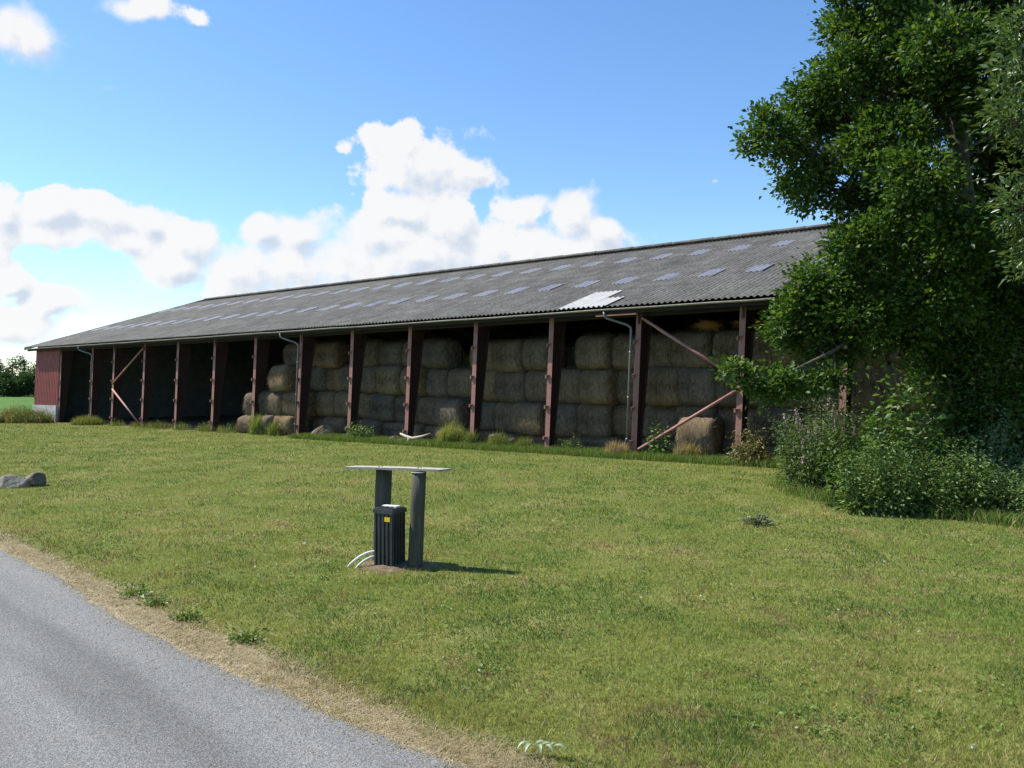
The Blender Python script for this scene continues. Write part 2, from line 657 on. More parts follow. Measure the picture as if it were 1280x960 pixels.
M_roof = roof_mat()
M_shaded_steel = noise_mat('shaded_oxide_steel', [(.3, (.034, .017, .015)), (.6, (.048, .023, .020)), (.8, (.065, .034, .029))], scale=3, rough=.6, extra=(18, .2), spec=.35, stretch=(1, 1, .4))  # web and rafter steel, darkened in colour for the shade they stand in
M_lit_paint = noise_mat('lit_oxide_paint', [(.3, (.22, .100, .080)), (.6, (.30, .150, .122)), (.8, (.38, .22, .19))], scale=3, rough=.6, extra=(18, .2), spec=.35, stretch=(1, 1, .4))  # same steel made paler, standing in for sun on flanges and cleats
M_red = noise_mat('red_sheet', [(.3, (.17, .034, .026)), (.7, (.25, .052, .040))], scale=2, rough=.6, extra=(12, .15), spec=.35)
M_conc = noise_mat('concrete', [(.3, (.30, .29, .27)), (.7, (.46, .45, .43))], scale=4, rough=.9, bump=.3, extra=(20, .15))
M_inner = noise_mat('inner_cladding', [(.3, (.10, .125, .12)), (.7, (.16, .19, .18))], scale=2, rough=.9, extra=(8, .2))
M_inred = noise_mat('inner_red_cladding', [(.3, (.14, .055, .042)), (.7, (.20, .08, .06))], scale=2, rough=.9, extra=(8, .2))
M_zinc = noise_mat('zinc_pipe', [(.3, (.12, .12, .115)), (.7, (.22, .22, .215))], scale=6, rough=.45, spec=.5)
M_gutter = noise_mat('gutter_zinc', [(.3, (.22, .205, .165)), (.7, (.34, .32, .27))], scale=1.5, rough=.6, spec=.4, extra=(9, .25))
M_darkwood = noise_mat('old_timber', [(.3, (.05, .035, .024)), (.7, (.09, .065, .045))], scale=4, rough=.9, stretch=(.3, 3, 3))
M_darkboard = noise_mat('dark_timber', [(.3, (.018, .015, .012)), (.7, (.034, .028, .022))], scale=4, rough=.9, stretch=(.3, 3, 3))  # very dark brown for the fascia and eave beam
M_sky = noise_mat('translucent_sheet', [(.3, (.25, .255, .30)), (.7, (.35, .355, .41))], scale=1.5, rough=.45, extra=(7, .2), spec=.5)
_t = M_sky.node_tree
_b = _t.nodes['Principled BSDF']
_tr = N(_t, 'ShaderNodeBsdfTranslucent'); _tr.inputs[0].default_value = (.55, .58, .60, 1)
_mx = N(_t, 'ShaderNodeMixShader'); _mx.inputs[0].default_value = .30
_t.links.new(_b.outputs[0], _mx.inputs[1]); _t.links.new(_tr.outputs[0], _mx.inputs[2])
_t.links.new(_mx.outputs[0], [n_ for n_ in _t.nodes if n_.type == 'OUTPUT_MATERIAL'][0].inputs[0])
M_white = noise_mat('new_fibre_sheet', [(.3, (.40, .395, .365)), (.7, (.52, .51, .48))], scale=3, rough=.75, extra=(12, .08))


def corr_strip(u0, u1, v0, v1, lift0=0.0, lift1=0.0, seg=6):
    """corrugated sheet from v0 (low) to v1 (high); returns verts, faces"""
    n = max(2, int(round((u1 - u0) / PITCH * seg))) + 1
    u = np.linspace(u0, u1, n)
    w = AMP * np.sin(2 * np.pi * u / PITCH)
    vs = []
    for (v, l) in ((v0, lift0), (v1, lift1)):
        z = roof_z(v) + l + w
        vs.append(np.stack([u + SHU * z, np.full(n, v) + SHV * z, z], 1))
    vs = np.concatenate(vs)
    i = np.arange(n - 1)
    fs = np.stack([i, i + 1, n + i + 1, n + i], 1)
    return vs, fs


SKY_ROWS = ((.62, 1.5555, 3.33), (.29, 1.5917, 7.72))


def roof_slope(name, ve, vr, rows):
    V, F, o = [], [], 0
    edges = np.linspace(ve, vr, rows + 1)
    if ve < vr:
        edges = np.array([ve, .75, 1.85, 2.93, 3.73, 4.9, 6.1, 7.32, 8.12, 9.5, vr])
        rows = 10
    for k in range(rows):
        a, b_ = edges[k], edges[k + 1]
        ext = .12 * (a - b_) / abs(a - b_)
        v, f = corr_strip(U0, U1, a + ext * 0, b_ - ext * 0 + (b_ - a) * .12, .007, .0)
        if ve < vr and k in (3, 7):          # openings under the translucent sheets
            s0, sp, vc = SKY_ROWS[0 if k == 3 else 1]
            uc = v[f[:, 0], 0] - SHU * v[f[:, 0], 2]
            ph = (uc - s0 + sp / 2) % sp - sp / 2
            f = f[(np.abs(ph) > .235) | (uc < s0 - .3) | (uc > 53.9)]
        V.append(v); F.append(f + o); o += len(v)
    ob = np_mesh(name, np.concatenate(V), np.concatenate(F), M_roof, barn, smooth=True)
    return ob


roof_slope('roof', -.42, RIDGE, 10)
roof_slope('roof', 22.52, RIDGE, 10)
# ridge capping: a run of half-round ridge tiles
mb = MB()
for i in range(int((U1 - U0) / .95)):
    u = U0 + i * .95
    mb.tube([B(u, RIDGE, roof_z(RIDGE) + .0), B(u + .99, RIDGE, roof_z(RIDGE) + .012)], .085 + .006 * (i % 2), 8)
mb.build('ridge_cap', M_roof, barn)
# skylights, two rows
for row, (s0, sp, vc) in enumerate(SKY_ROWS):
    u = s0
    while u < 54:
        j = random.uniform(-.015, .015)
        v, f = corr_strip(u - .28, u + .28, vc - .45 + j, vc + .45 + j, .034, .030)
        np_mesh('skylight', v, f, M_sky, barn, smooth=True)
        u += sp
# the pale replacement sheets above the gutter
for (a, b_, v0, v1) in ((37.90, 38.86, -.46, 1.62), (38.86, 39.55, -.46, .62)):
    v, f = corr_strip(a, b_, v0, v1, .036, .030)
    o = np_mesh('roof_sheet', v, f, M_white, barn, smooth=True)
    o['label'] = 'new pale grey roof sheet patched in at the eave'
# verge boards on both gables, fascia under the eave
for uu in (U0 - .02, U1 + .02):
    for (va, vb) in ((-.52, RIDGE), (22.52, RIDGE)):
        q = []
        for (v, ) in ((va,), (vb,)):
            z = roof_z(v)
            q.append((v, z))
        bm_ = MB()
        bot = [B(uu - .015, q[0][0], q[0][1] - .13), B(uu + .015, q[0][0], q[0][1] - .13), B(uu + .015, q[1][0], q[1][1] - .13), B(uu - .015, q[1][0], q[1][1] - .13)]
        top = [B(uu - .015, q[0][0], q[0][1] + .04), B(uu + .015, q[0][0], q[0][1] + .04), B(uu + .015, q[1][0], q[1][1] + .04), B(uu - .015, q[1][0], q[1][1] + .04)]
        bm_.hexa(bot, top).build('verge_board', M_gutter, barn)
mb = MB()
mb.box(((U0 + U1) / 2, -.35, 4.19), (U1 - U0 - .1, .03, .15), fn=B)
mb.build('fascia', M_darkboard, barn)
# gutter: half-round trough with real thickness
mb = MB()
n = 60
prof = [(-.43 - .05 * math.cos(a), 4.262 - .05 * math.sin(a)) for a in np.linspace(0, math.pi, 9)]
prof += [(-.43 - .044 * math.cos(a), 4.262 - .044 * math.sin(a)) for a in np.linspace(math.pi, 0, 9)]
us = np.linspace(U0, U1, n)
vs, fs = [], []
sag = [random.uniform(-.010, .010) for _ in us]
for i, u in enumerate(us):
    for (v, z) in prof:
        vs.append(B(u, v, z + sag[i]))
k = len(prof)
for i in range(n - 1):
    for j in range(k):
        j2 = (j + 1) % k
        fs.append((i * k + j, (i + 1) * k + j, (i + 1) * k + j2, i * k + j2))
mb.add(vs, fs).build('gutter', M_gutter, barn, smooth=True)

POSTS = [0, BAY, 6.95] + [BAY * i for i in range(3, 19)]
POSTS[13] = BAY * 13 - .02
POSTS[15] = 46.2

# column: built once at local origin, leaning like the rest
def col_depth(z):
    return .25 + .40 * max(0, z) / 4.1


def make_column():
    mb = MB()
    H = 4.16
    # outer flange, sunlight on it put into its paler paint
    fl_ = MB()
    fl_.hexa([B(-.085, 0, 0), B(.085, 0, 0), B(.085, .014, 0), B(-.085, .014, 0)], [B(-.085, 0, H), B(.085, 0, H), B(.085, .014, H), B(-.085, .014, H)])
    # web
    mb.hexa([B(-.006, .014, 0), B(.006, .014, 0), B(.006, col_depth(0), 0), B(-.006, col_depth(0), 0)],
            [B(-.006, .014, H), B(.006, .014, H), B(.006, col_depth(H), H), B(-.006, col_depth(H), H)])
    # inner flange
    d0, d1 = col_depth(0), col_depth(H)
    mb.hexa([B(-.085, d0, 0), B(.085, d0, 0), B(.085, d0 + .014, 0), B(-.085, d0 + .014, 0)],
            [B(-.085, d1, H), B(.085, d1, H), B(.085, d1 + .014, H), B(-.085, d1 + .014, H)])
    mb.box((0, d0 / 2, .012), (.26, d0 + .12, .024), fn=B)
    # stiffener across the knee
    mb.box((0, .34, 3.55), (.16, .60, .012), fn=B)
    o = mb.build('column', M_shaded_steel, barn)
    fl_.build('flange', M_lit_paint, o)
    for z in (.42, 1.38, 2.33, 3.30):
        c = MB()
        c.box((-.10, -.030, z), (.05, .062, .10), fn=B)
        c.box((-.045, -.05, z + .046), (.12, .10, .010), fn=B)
        c.build('cleat', M_lit_paint, o)
    return o


col0 = make_column()
for i, u in enumerate(POSTS):
    c = col0 if i == 0 else copy_tree(col0, barn)
    c.location = (u, 0, 0)
    # rafter going up to the ridge
    if i == 0 or i == 18:
        pass
    rf = MB()
    za, zb = 4.16, roof_z(RIDGE) - .05
    for (sgn) in (1,):
        pts_b = [(0.0, roof_z(0) - .36 - .30), (.9, roof_z(.9) - .62 - .12), (RIDGE, zb - .34)]
        pts_t = [(0.0, roof_z(0) - .07), (.9, roof_z(.9) - .07), (RIDGE, zb - .03)]
        for a in range(2):
            (v0, b0), (v1, b1) = pts_b[a], pts_b[a + 1]
            t0, t1 = pts_t[a][1], pts_t[a + 1][1]
            rf.hexa([B(-.05, v0, b0), B(.05, v0, b0), B(.05, v1, b1), B(-.05, v1, b1)],
                    [B(-.05, v0, t0), B(.05, v0, t0), B(.05, v1, t1), B(-.05, v1, t1)])
            rf.hexa([B(-.05, 22 - v0, b0), B(.05, 22 - v0, b0), B(.05, 22 - v1, b1), B(-.05, 22 - v1, b1)],
                    [B(-.05, 22 - v0, t0), B(.05, 22 - v0, t0), B(.05, 22 - v1, t1), B(-.05, 22 - v1, t1)])
    if i == 0:
        raf0 = rf.build('rafter', M_shaded_steel, barn)
        raf = raf0
    else:
        raf = raf0.copy()
        COL.objects.link(raf)
        raf.parent = barn
    raf.location = (u + .02, .0, 0)
# purlins
for v in (1.2, 2.6, 4.2, 5.8, 7.4, 9.0, 10.4):
    z = roof_z(v) - .075
    MB().box(((U0 + U1) / 2, v, z), (U1 - U0 - .2, .06, .09), fn=B).build('purlin', M_darkwood, barn)
# eave beam
MB().box((28, .03, 4.10), (56.2, .05, .14), fn=B).build('eave_beam', M_darkboard, barn)

# walls: rear with girts, two gables
mb = MB()
mb.box((28, 22.0, 2.225), (56, .05, 4.45), fn=B)
for z in (.9, 1.9, 2.9, 3.8):
    mb.box((28, 21.93, z), (55.8, .08, .1), fn=B)
mb.build('rear_wall', M_inner, barn)
for uu, mm, nm_ in ((.05, M_inner, 'gable_wall'), (56.0, M_inner, 'gable_wall'), (-.015, M_red, 'gable_cladding'), (56.065, M_red, 'gable_cladding')):
    vs = []
    for du in (-.03, .03):
        for (v, z) in ((.0, 0), (22, 0), (22, roof_z(22) - .05), (11, roof_z(11) - .05), (0.0, roof_z(0) - .05)):
            vs.append(B(uu + du, v, z))
    w = MB()
    w.add(vs, [(4, 3, 2, 1, 0), (5, 6, 7, 8, 9)] + [(k, (k + 1) % 5, 5 + (k + 1) % 5, 5 + k) for k in range(5)])
    w.build(nm_, mm, barn)
# the one clad front bay: red ribbed panel over a concrete plinth
n = 90
vs, fs = [], []
for i in range(n):
    u = -.06 + 3.08 * i / (n - 1)
    rib = -.03 + (.018 if (i // 3) % 2 else 0)
    vs += [B(u, -.02 + rib, .98), B(u, -.02 + rib, 4.18), B(u, .0, 4.18), B(u, .0, .98)]
for i in range(n - 1):
    a = 4 * i
    for j in range(4):
        fs.append((a + j, a + (j + 1) % 4, a + 4 + (j + 1) % 4, a + 4 + j))
fs += [(0, 3, 2, 1), (4 * n - 4, 4 * n - 3, 4 * n - 2, 4 * n - 1)]
MB().add(vs, fs).build('front_panel', M_red, barn)
MB().box((1.48, -.04, .48), (3.1, .18, .96), fn=B).build('plinth', M_conc, barn)

# braces: K shape in the fourth and the fourteenth bay
def brace(a, b_, r=.045):
    MB().tube([B(*a), B(*b_)], r, 10).build('brace', M_brace, barn, smooth=True)


M_brace = noise_mat('brace_tube', [(.3, (.26, .125, .105)), (.7, (.35, .19, .16))], scale=3, rough=.55, extra=(12, .15))
ua, ub = POSTS[3] + .05, POSTS[4] - .02
brace((ua, -.05, 2.18), (ub, -.05, 3.95)); brace((ua, -.05, 1.90), (ub, -.05, .12))
ua, ub = POSTS[13] + .14, POSTS[14] - .06
brace((ub, -.05, 2.22), (ua, -.05, 3.98)); brace((ub, -.05, 1.92), (ua + .04, -.05, .22))

# downpipes with their swan necks
for up_, out_, uo in ((POSTS[2] + .10, -.85, 0), (POSTS[8] - .06, -.75, 0), (POSTS[13] - .19, -.72, 0)):
    mb = MB()
    v = -.085
    path = [B(up_ + out_, -.44, 4.19), B(up_ + out_, -.43, 4.08), B(up_ + out_ + .08, -.40, 4.0), B(up_ - .10, -.14, 3.80),
            B(up_ - .015, v, 3.72), B(up_, v, 3.62), B(up_, v, .02)]
    mb.tube(path, .035, 12)
    for z in (3.0, 1.7, .5):
        mb.tube([B(up_, v, z - .03), B(up_, v, z + .03)], .042, 12)
    mb.build('downpipe', M_zinc, barn, smooth=True)
# bare batten slipping down under the gutter
M_batten = noise_mat('bare_batten', [(.3, (.20, .10, .06)), (.7, (.34, .19, .12))], scale=6, rough=.85, stretch=(.3, 3, 3))
o = MB().box((39.9, -.40, 4.085), (1.35, .05, .045), fn=B).build('batten', M_batten, barn)


# ================================================================== straw bales
def bale_material():
    m = bpy.data.materials.new('weathered_straw')
    m.use_nodes = True
    t = m.node_tree
    b = t.nodes['Principled BSDF']
    b.inputs['Roughness'].default_value = .95
    b.inputs['Specular IOR Level'].default_value = .1
    oi = N(t, 'ShaderNodeObjectInfo')
    ramp = N(t, 'ShaderNodeValToRGB')
    e = ramp.color_ramp.elements
    e[0].position, e[0].color = 0, (.185, .140, .090, 1)
    e[1].position, e[1].color = 1, (.150, .130, .100, 1)
    for p, cc in ((.3, (.205, .150, .085, 1)), (.55, (.125, .108, .080, 1)), (.8, (.175, .125, .072, 1))):
        x = e.new(p); x.color = cc
    t.links.new(oi.outputs['Random'], ramp.inputs[0])
    c = N(t, 'ShaderNodeTexCoord')
    mp = N(t, 'ShaderNodeMapping'); mp.inputs['Scale'].default_value = (16, 3, 3)
    t.links.new(c.outputs['Object'], mp.inputs['Vector'])
    n = N(t, 'ShaderNodeTexNoise'); n.inputs['Scale'].default_value = 2.2; n.inputs['Detail'].default_value = 9; n.inputs['Roughness'].default_value = .75
    t.links.new(mp.outputs[0], n.inputs['Vector'])
    mr = N(t, 'ShaderNodeMapRange')
    mr.inputs['From Min'].default_value = .32; mr.inputs['From Max'].default_value = .68
    mr.inputs['To Min'].default_value = .30; mr.inputs['To Max'].default_value = 1.6
    t.links.new(n.outputs['Fac'], mr.inputs['Value'])
    n2 = N(t, 'ShaderNodeTexNoise'); n2.inputs['Scale'].default_value = 1.4; n2.inputs['Detail'].default_value = 4
    t.links.new(c.outputs['Object'], n2.inputs['Vector'])
    mr2 = N(t, 'ShaderNodeMapRange')
    mr2.inputs['From Min'].default_value = .35; mr2.inputs['From Max'].default_value = .65
    mr2.inputs['To Min'].default_value = .75; mr2.inputs['To Max'].default_value = 1.15
    t.links.new(n2.outputs['Fac'], mr2.inputs['Value'])
    vm = N(t, 'ShaderNodeVectorMath', operation='SCALE')
    t.links.new(ramp.outputs[0], vm.inputs[0])
    t.links.new(math_node(t, 'MULTIPLY', mr.outputs[0], mr2.outputs[0]), vm.inputs['Scale'])
    t.links.new(vm.outputs[0], b.inputs['Base Color'])
    bp = N(t, 'ShaderNodeBump'); bp.inputs['Strength'].default_value = .9; bp.inputs['Distance'].default_value = .03
    t.links.new(n.outputs['Fac'], bp.inputs['Height'])
    t.links.new(bp.outputs[0], b.inputs['Normal'])
    return m


M_bale = bale_material()


def sup_(a):
    return (abs(math.cos(a)) ** 3.2 + abs(math.sin(a)) ** 3.2) ** (-1 / 3.2)


def bale_mesh(seed, rad=.56, L=1.18):
    """round bale lying with its axis along local x; origin at the bottom of the bale"""
    rg = random.Random(seed)
    na, nl = 40, 14
    vs, fs = [], []
    ph = [rg.uniform(0, 6.28) for _ in range(6)]
    xs = []
    for i in range(nl + 1):
        s = i / nl * 2 - 1
        x = s * L / 2
        rr_ = rad * (1 - .13 * abs(s) ** 9)
        xs.append((x, rr_))
    for (x, rr_) in xs:
        for k in range(na):
            a = 2 * math.pi * k / na
            sup = (abs(math.cos(a)) ** 3.2 + abs(math.sin(a)) ** 3.2) ** (-1 / 3.2)
            r_ = rr_ * sup * (1 + .025 * math.sin(2 * a + ph[0]) + .02 * math.sin(3 * a + ph[1] + x * 2) + .016 * math.sin(x * 31 + ph[2]) * math.sin(a + ph[4]) + rg.uniform(-.016, .016))
            zz = -r_ * math.cos(a)
            if zz < -rad * .93:
                zz = -rad * .93 + (zz + rad * .93) * .3
            vs.append((x + rg.uniform(-.012, .012), r_ * math.sin(a), zz + rad * .95))
    for i in range(nl):
        for k in range(na):
            k2 = (k + 1) % na
            fs.append((i * na + k, (i + 1) * na + k, (i + 1) * na + k2, i * na + k2))
    for end, sgn in ((0, -1), (nl, 1)):
        base = end * na
        prev = [base + k for k in range(na)]
        for q in (.72, .4):
            cur = []
            for k in range(na):
                a = 2 * math.pi * k / na
                cur.append(len(vs))
                vs.append((sgn * (L / 2 + .03 * (1 - q) + rg.uniform(-.02, .02)), rad * .90 * q * sup_(a) * math.sin(a), rad * .95 - rad * .90 * q * sup_(a) * math.cos(a)))
            for k in range(na):
                k2 = (k + 1) % na
                f = (prev[k], prev[k2], cur[k2], cur[k])
                fs.append(f if sgn < 0 else f[::-1])
            prev = cur
        fs.append(tuple(prev) if sgn < 0 else tuple(prev[::-1]))
    # loose straws standing off the surface
    for _ in range(4200):
        a = rg.uniform(0, 6.28)
        x = rg.uniform(-L / 2, L / 2)
        c_ = Vector((x, math.sin(a) * rad * .97, rad * .95 - math.cos(a) * rad * .97))
        nrm = Vector((0, math.sin(a), -math.cos(a)))
        dr = (nrm * rg.uniform(.15, .8) + Vector((rg.uniform(-.4, .4), rg.uniform(-.8, .8), rg.uniform(-1.2, .4)))).normalized()
        l_ = rg.uniform(.05, .20)
        s = dr.cross(nrm)
        s = s.normalized() * .0055 if s.length > 1e-3 else Vector((.0055, 0, 0))
        o = len(vs)
        vs += [tuple(c_ - s), tuple(c_ + s), tuple(c_ + dr * l_)]
        fs.append((o, o + 1, o + 2))
    me = bpy.data.meshes.new('straw_bale')
    me.from_pydata(vs, [], fs)
    me.update()
    me.polygons.foreach_set('use_smooth', [len(f) == 4 for f in fs])
    me.materials.append(M_bale)
    return me


BALE = [bale_mesh(s) for s in (1, 2, 3, 4, 5)]
ORD = ['first', 'second', 'third', 'fourth', 'fifth', 'sixth']
BAYS = {6: 'bay left of the stack', 7: 'bay left of middle downpipe', 8: 'bay right of middle downpipe', 9: 'second bay right of middle downpipe',
        10: 'third bay right of middle downpipe', 11: 'second bay left of right downpipe', 12: 'bay left of right downpipe',
        13: 'bay with right-hand braces', 14: 'bay behind the low branch', 15: 'bay behind the tree crown'}
LAY = ['bottom', 'lower middle', 'upper middle', 'top']
bales = []          # (u, layer, v, obj)


def put_bale(u, layer, vfront, z0, zs=1.0, us=1.0, ds=1.0, rz=0.0, back=False):
    o = bpy.data.objects.new('straw_bale', random.choice(BALE))
    COL.objects.link(o)
    rad = .56 * ds
    p = W(u, vfront + rad, z0)
    o.location = (p.x, p.y, z0 + .002)
    o.rotation_euler = (0, 0, TH + rz)
    if u < 24.4:
        o.rotation_euler = (rb.uniform(-.14, .10), rb.uniform(-.10, .10), TH + rb.uniform(-.2, .2))
    o.scale = (us, ds, zs)
    bales.append((u, layer, vfront, o, back))
    return o


def tops(u):
    t = min(1, max(0, (u - 27) / 8))
    return [(.78 * (1 - t) + .42 * t), (1.82 * (1 - t) + 1.46 * t), (2.88 * (1 - t) + 2.57 * t), (3.90 * (1 - t) + 3.62 * t)]


rb = random.Random(5)
ROWSTART = [21.15, 21.45, 22.05, 23.0]
for layer in range(4):
    u = ROWSTART[layer]
    i = 0
    while u < 49.4:
        tp = tops(u)
        z0 = 0 if layer == 0 else tp[layer - 1]
        h = tp[layer] - z0
        w = rb.uniform(1.08, 1.24)
        vf = 1.02 + rb.uniform(-.24, .22)
        if u < 24.4:
            vf = [.15, .28, .30, 1.0][layer] + rb.uniform(-.05, .05)
            if layer == 2 and i == 0:
                vf = .85
            if layer == 2 and i == 1:
                vf = .02
        elif u < 28:
            vf += .25 - .1 * layer
        if layer in (0, 1) and 31.9 < u < 32.9:
            vf = .50
        if layer in (0, 1) and 35.0 < u < 36.1:
            vf = .62
        if layer == 0 and 41.6 < u < 42.9:
            vf = .22
        if layer == 0:
            vf -= .10
        if layer == 3:
            z0 -= rb.uniform(0, .10)
        skip = (layer == 3 and (25.7 < u < 26.4 or 31.7 < u < 32.75 or 36.7 < u < 37.2))
        if layer == 0 and 41.5 < u < 43.1:
            u += w
            continue
        if skip:
            put_bale(u, layer, vf + 1.3, z0, h / 1.09, w / 1.18, back=True)
        else:
            put_bale(u, layer, vf, z0 - .02, (h + .05) / 1.09, w / 1.12, rz=rb.uniform(-.09, .09), ds=rb.uniform(.95, 1.08))
        u += w + rb.choice([-.02, .0, .02, .08])
        i += 1
# the dumpy lit bale of stacked flakes in the braced bay
put_bale(42.2, 0, .16, 0, 1.06, .90, rz=.06)
put_bale(43.3, 0, .75, 0, .55, .9, rz=-.1)
groups = {}
for (u, layer, vf, o, back) in bales:
    groups.setdefault((int(u // BAY), layer), []).append((u, vf, o, back))
for (bay, layer), L_ in groups.items():
    fr = sorted([q for q in L_ if not q[3]], key=lambda q: (q[0], q[1]))
    bk = sorted([q for q in L_ if q[3]], key=lambda q: q[0])
    for i, q in enumerate(fr):
        tag(q[2], '%s straw bale from left, %s layer, %s' % (ORD[i], LAY[layer], BAYS[bay]), 'straw bale', 'round straw bales stacked in the barn')
    for i, q in enumerate(bk):
        tag(q[2], 'set-back dark %s layer straw bale, %s' % (LAY[layer], BAYS[bay]), 'straw bale', 'round straw bales stacked in the barn')


# ================================================================== blades, stems, leaves (numpy)
def blades(P, h, w, lean, rg, seg=1, az=None):
    """triangular blades at points P (n,3): arrays h,w; returns verts, tris"""
    n = len(P)
    a = rg.uniform(0, 2 * np.pi, n)
    la = rg.uniform(0, 2 * np.pi, n) if az is None else az + rg.normal(0, .6, n)
    ld = np.stack([np.cos(la), np.sin(la), np.zeros(n)], 1) * (lean * h)[:, None]
    s = np.stack([np.cos(a), np.sin(a), np.zeros(n)], 1) * (w / 2)[:, None]
    tip = P + ld + np.stack([np.zeros(n), np.zeros(n), h], 1)
    if seg == 1:
        v = np.stack([P - s, P + s, tip], 1).reshape(-1, 3)
        f = np.arange(3 * n).reshape(-1, 3)
        return v, f, 3
    mid = P + ld * .35 + np.stack([np.zeros(n), np.zeros(n), h * .6], 1)
    v = np.stack([P - s, P + s, mid + s * .8, mid - s * .8, tip], 1).reshape(-1, 3)
    b = np.arange(n)[:, None] * 5
    f = np.concatenate([b + [0, 1, 2], b + [0, 2, 3], b + [3, 2, 4]], 1).reshape(-1, 3)
    return v, f, 5


def leaves(P, D, size, rg, aspect=.5, fold=.25, spread=.9):
    """folded leaf: base, left, tip, right -> two triangles. P (n,3), D main direction (n,3)"""
    n = len(P)
    D = D + rg.normal(0, spread, (n, 3))
    D /= np.linalg.norm(D, axis=1)[:, None] + 1e-9
    r_ = rg.normal(0, 1, (n, 3)) + np.array([0, 0, 1.2])
    S = np.cross(D, r_)
    S /= np.linalg.norm(S, axis=1)[:, None] + 1e-9
    Nn = np.cross(S, D)
    L = (size * rg.uniform(.5, 1.45, n))[:, None]
    tip = P + D * L
    l_ = P + D * L * .5 + S * L * aspect * .5 + Nn * L * fold * .5
    r2 = P + D * L * .5 - S * L * aspect * .5 + Nn * L * fold * .5
    v = np.stack([P, l_, tip, r2], 1).reshape(-1, 3)
    b = np.arange(n)[:, None] * 4
    f = np.concatenate([b + [0, 2, 1], b + [0, 3, 2]], 1).reshape(-1, 3)
    return v, f


def side_of(poly, X, Y):
    """signed distance-ish to polyline: positive on the lawn side"""
    best = np.full(X.shape, 1e9)
    sg = np.zeros(X.shape)
    for (a, b_) in zip(poly[:-1], poly[1:]):
        ax, ay = a; bx, by = b_
        dx, dy = bx - ax, by - ay
        t_ = np.clip(((X - ax) * dx + (Y - ay) * dy) / (dx * dx + dy * dy), 0, 1)
        d_ = np.hypot(X - ax - t_ * dx, Y - ay - t_ * dy)
        cr = dx * (Y - ay) - dy * (X - ax)
        m_ = d_ < best
        best[m_] = d_[m_]
        sg[m_] = np.sign(cr[m_])
    return best * sg


# ------------------------------------------------------------------ mown lawn
def lawn_points(n, ymin, ymax, rg, half=.80):
    Yv = ymin * (ymax / ymin) ** rg.random(n)            # density ~ 1/Y^2
    Xv = rg.uniform(-half, half, n) * Yv + rg.uniform(-1.0, 1.0, n)
    return Xv, Yv


def lawn_colour(X, Y, rg):
    big = vnoise(X, Y, .28, 21, 4)
    mid = vnoise(X, Y, 1.6, 22, 4)
    sm = vnoise(X, Y, 7, 23, 3)
    u_, v_ = to_uv(X, Y)
    big = big * .55 + .45 * vnoise(u_ * .22, v_, .55, 24, 4)
    # mowing bands run across, roughly along the barn
    dry = np.clip((big - .42) * 2.6 + (mid - .5) * 2.2 + (sm - .5) * 1.2 + .22, 0, 1)
    sd_ = side_of(verge_edge, X, Y)
    dry = dry + .45 * np.exp(-((X - .5) ** 2 / 2.5 + (Y - 4.9) ** 2 / 1.2)) + .25 * np.exp(-((X + 7) ** 2 / 9 + (Y - 14) ** 2 / 6))
    dry = np.clip(dry + np.clip(.75 - sd_ * .8, 0, .8), 0, 1.0)
    green = np.array([.098, .172, .024]); yel = np.array([.205, .232, .048]); straw = np.array([.34, .285, .14])
    deep = np.array([.034, .090, .020])
    c = green + (yel - green) * dry[:, None]
    rr_ = rg.random(len(X))
    s_ = rr_ < (.05 + .22 * dry + .4 * np.clip(.5 - sd_, 0, 1))
    c[s_] = straw * rg.uniform(.5, 1.1, s_.sum())[:, None]
    g_ = (~s_) & (mid < .46) & (rr_ > .55)
    c[g_] = deep
    br_ = vnoise(X, Y, 3.3, 27, 4)
    q_ = (~s_) & (br_ > .66) & (rr_ > .35)
    c[q_] = np.array([.17, .125, .065])
    c *= (.70 + .62 * rg.random(len(X)) ** 1.1)[:, None] * (.80 + .42 * vnoise(X, Y, 12, 28, 2))[:, None]
    return c, dry, sd_


rg = np.random.default_rng(3)
M_blade = leaf_mat('grass_blade', [(0, (1, 1, 1)), (1, (1, 1, 1))], attr='Col', trans=.30, rough=.6, spec=.2)
X, Y = lawn_points(760000, 3.0, 47, rg)
sdv = side_of(verge_edge, X, Y)
uu, vv = to_uv(X, Y)
ok = ((sdv > -.09 + .55 * (vnoise(X, Y, 1.6, 31, 4) - .5)) | ((sdv > -.32) & (vnoise(X, Y, 5, 36, 3) > .60) & (rg.random(len(X)) < .5))) & (vv < -.3) & ~((uu > 26) & (vv > -.95 + .3 * (vnoise(X, Y, 1.2, 32, 2) - .5)))
X, Y = X[ok], Y[ok]
c, dry, sdv = lawn_colour(X, Y, rg)
tall = vnoise(X, Y, 2.4, 41, 3)
h = (.018 + .034 * np.clip(tall - .25, 0, 1)) * rg.uniform(.6, 1.5, len(X)) * (1 + Y / 60)
w = .0035 * (.7 + Y / 7.5) * rg.uniform(.7, 1.3, len(X))
P = np.stack([X, Y, np.zeros_like(X)], 1)
v, f, k = blades(P, h, w, rg.uniform(.2, 1.1, len(X)), rg)
o = np_mesh('mown_grass', v, f, M_blade, colors=np.repeat(c, k, 0))
tag(o, kind='stuff', label='short mown lawn grass, patchy green and dry yellow', cat='grass')

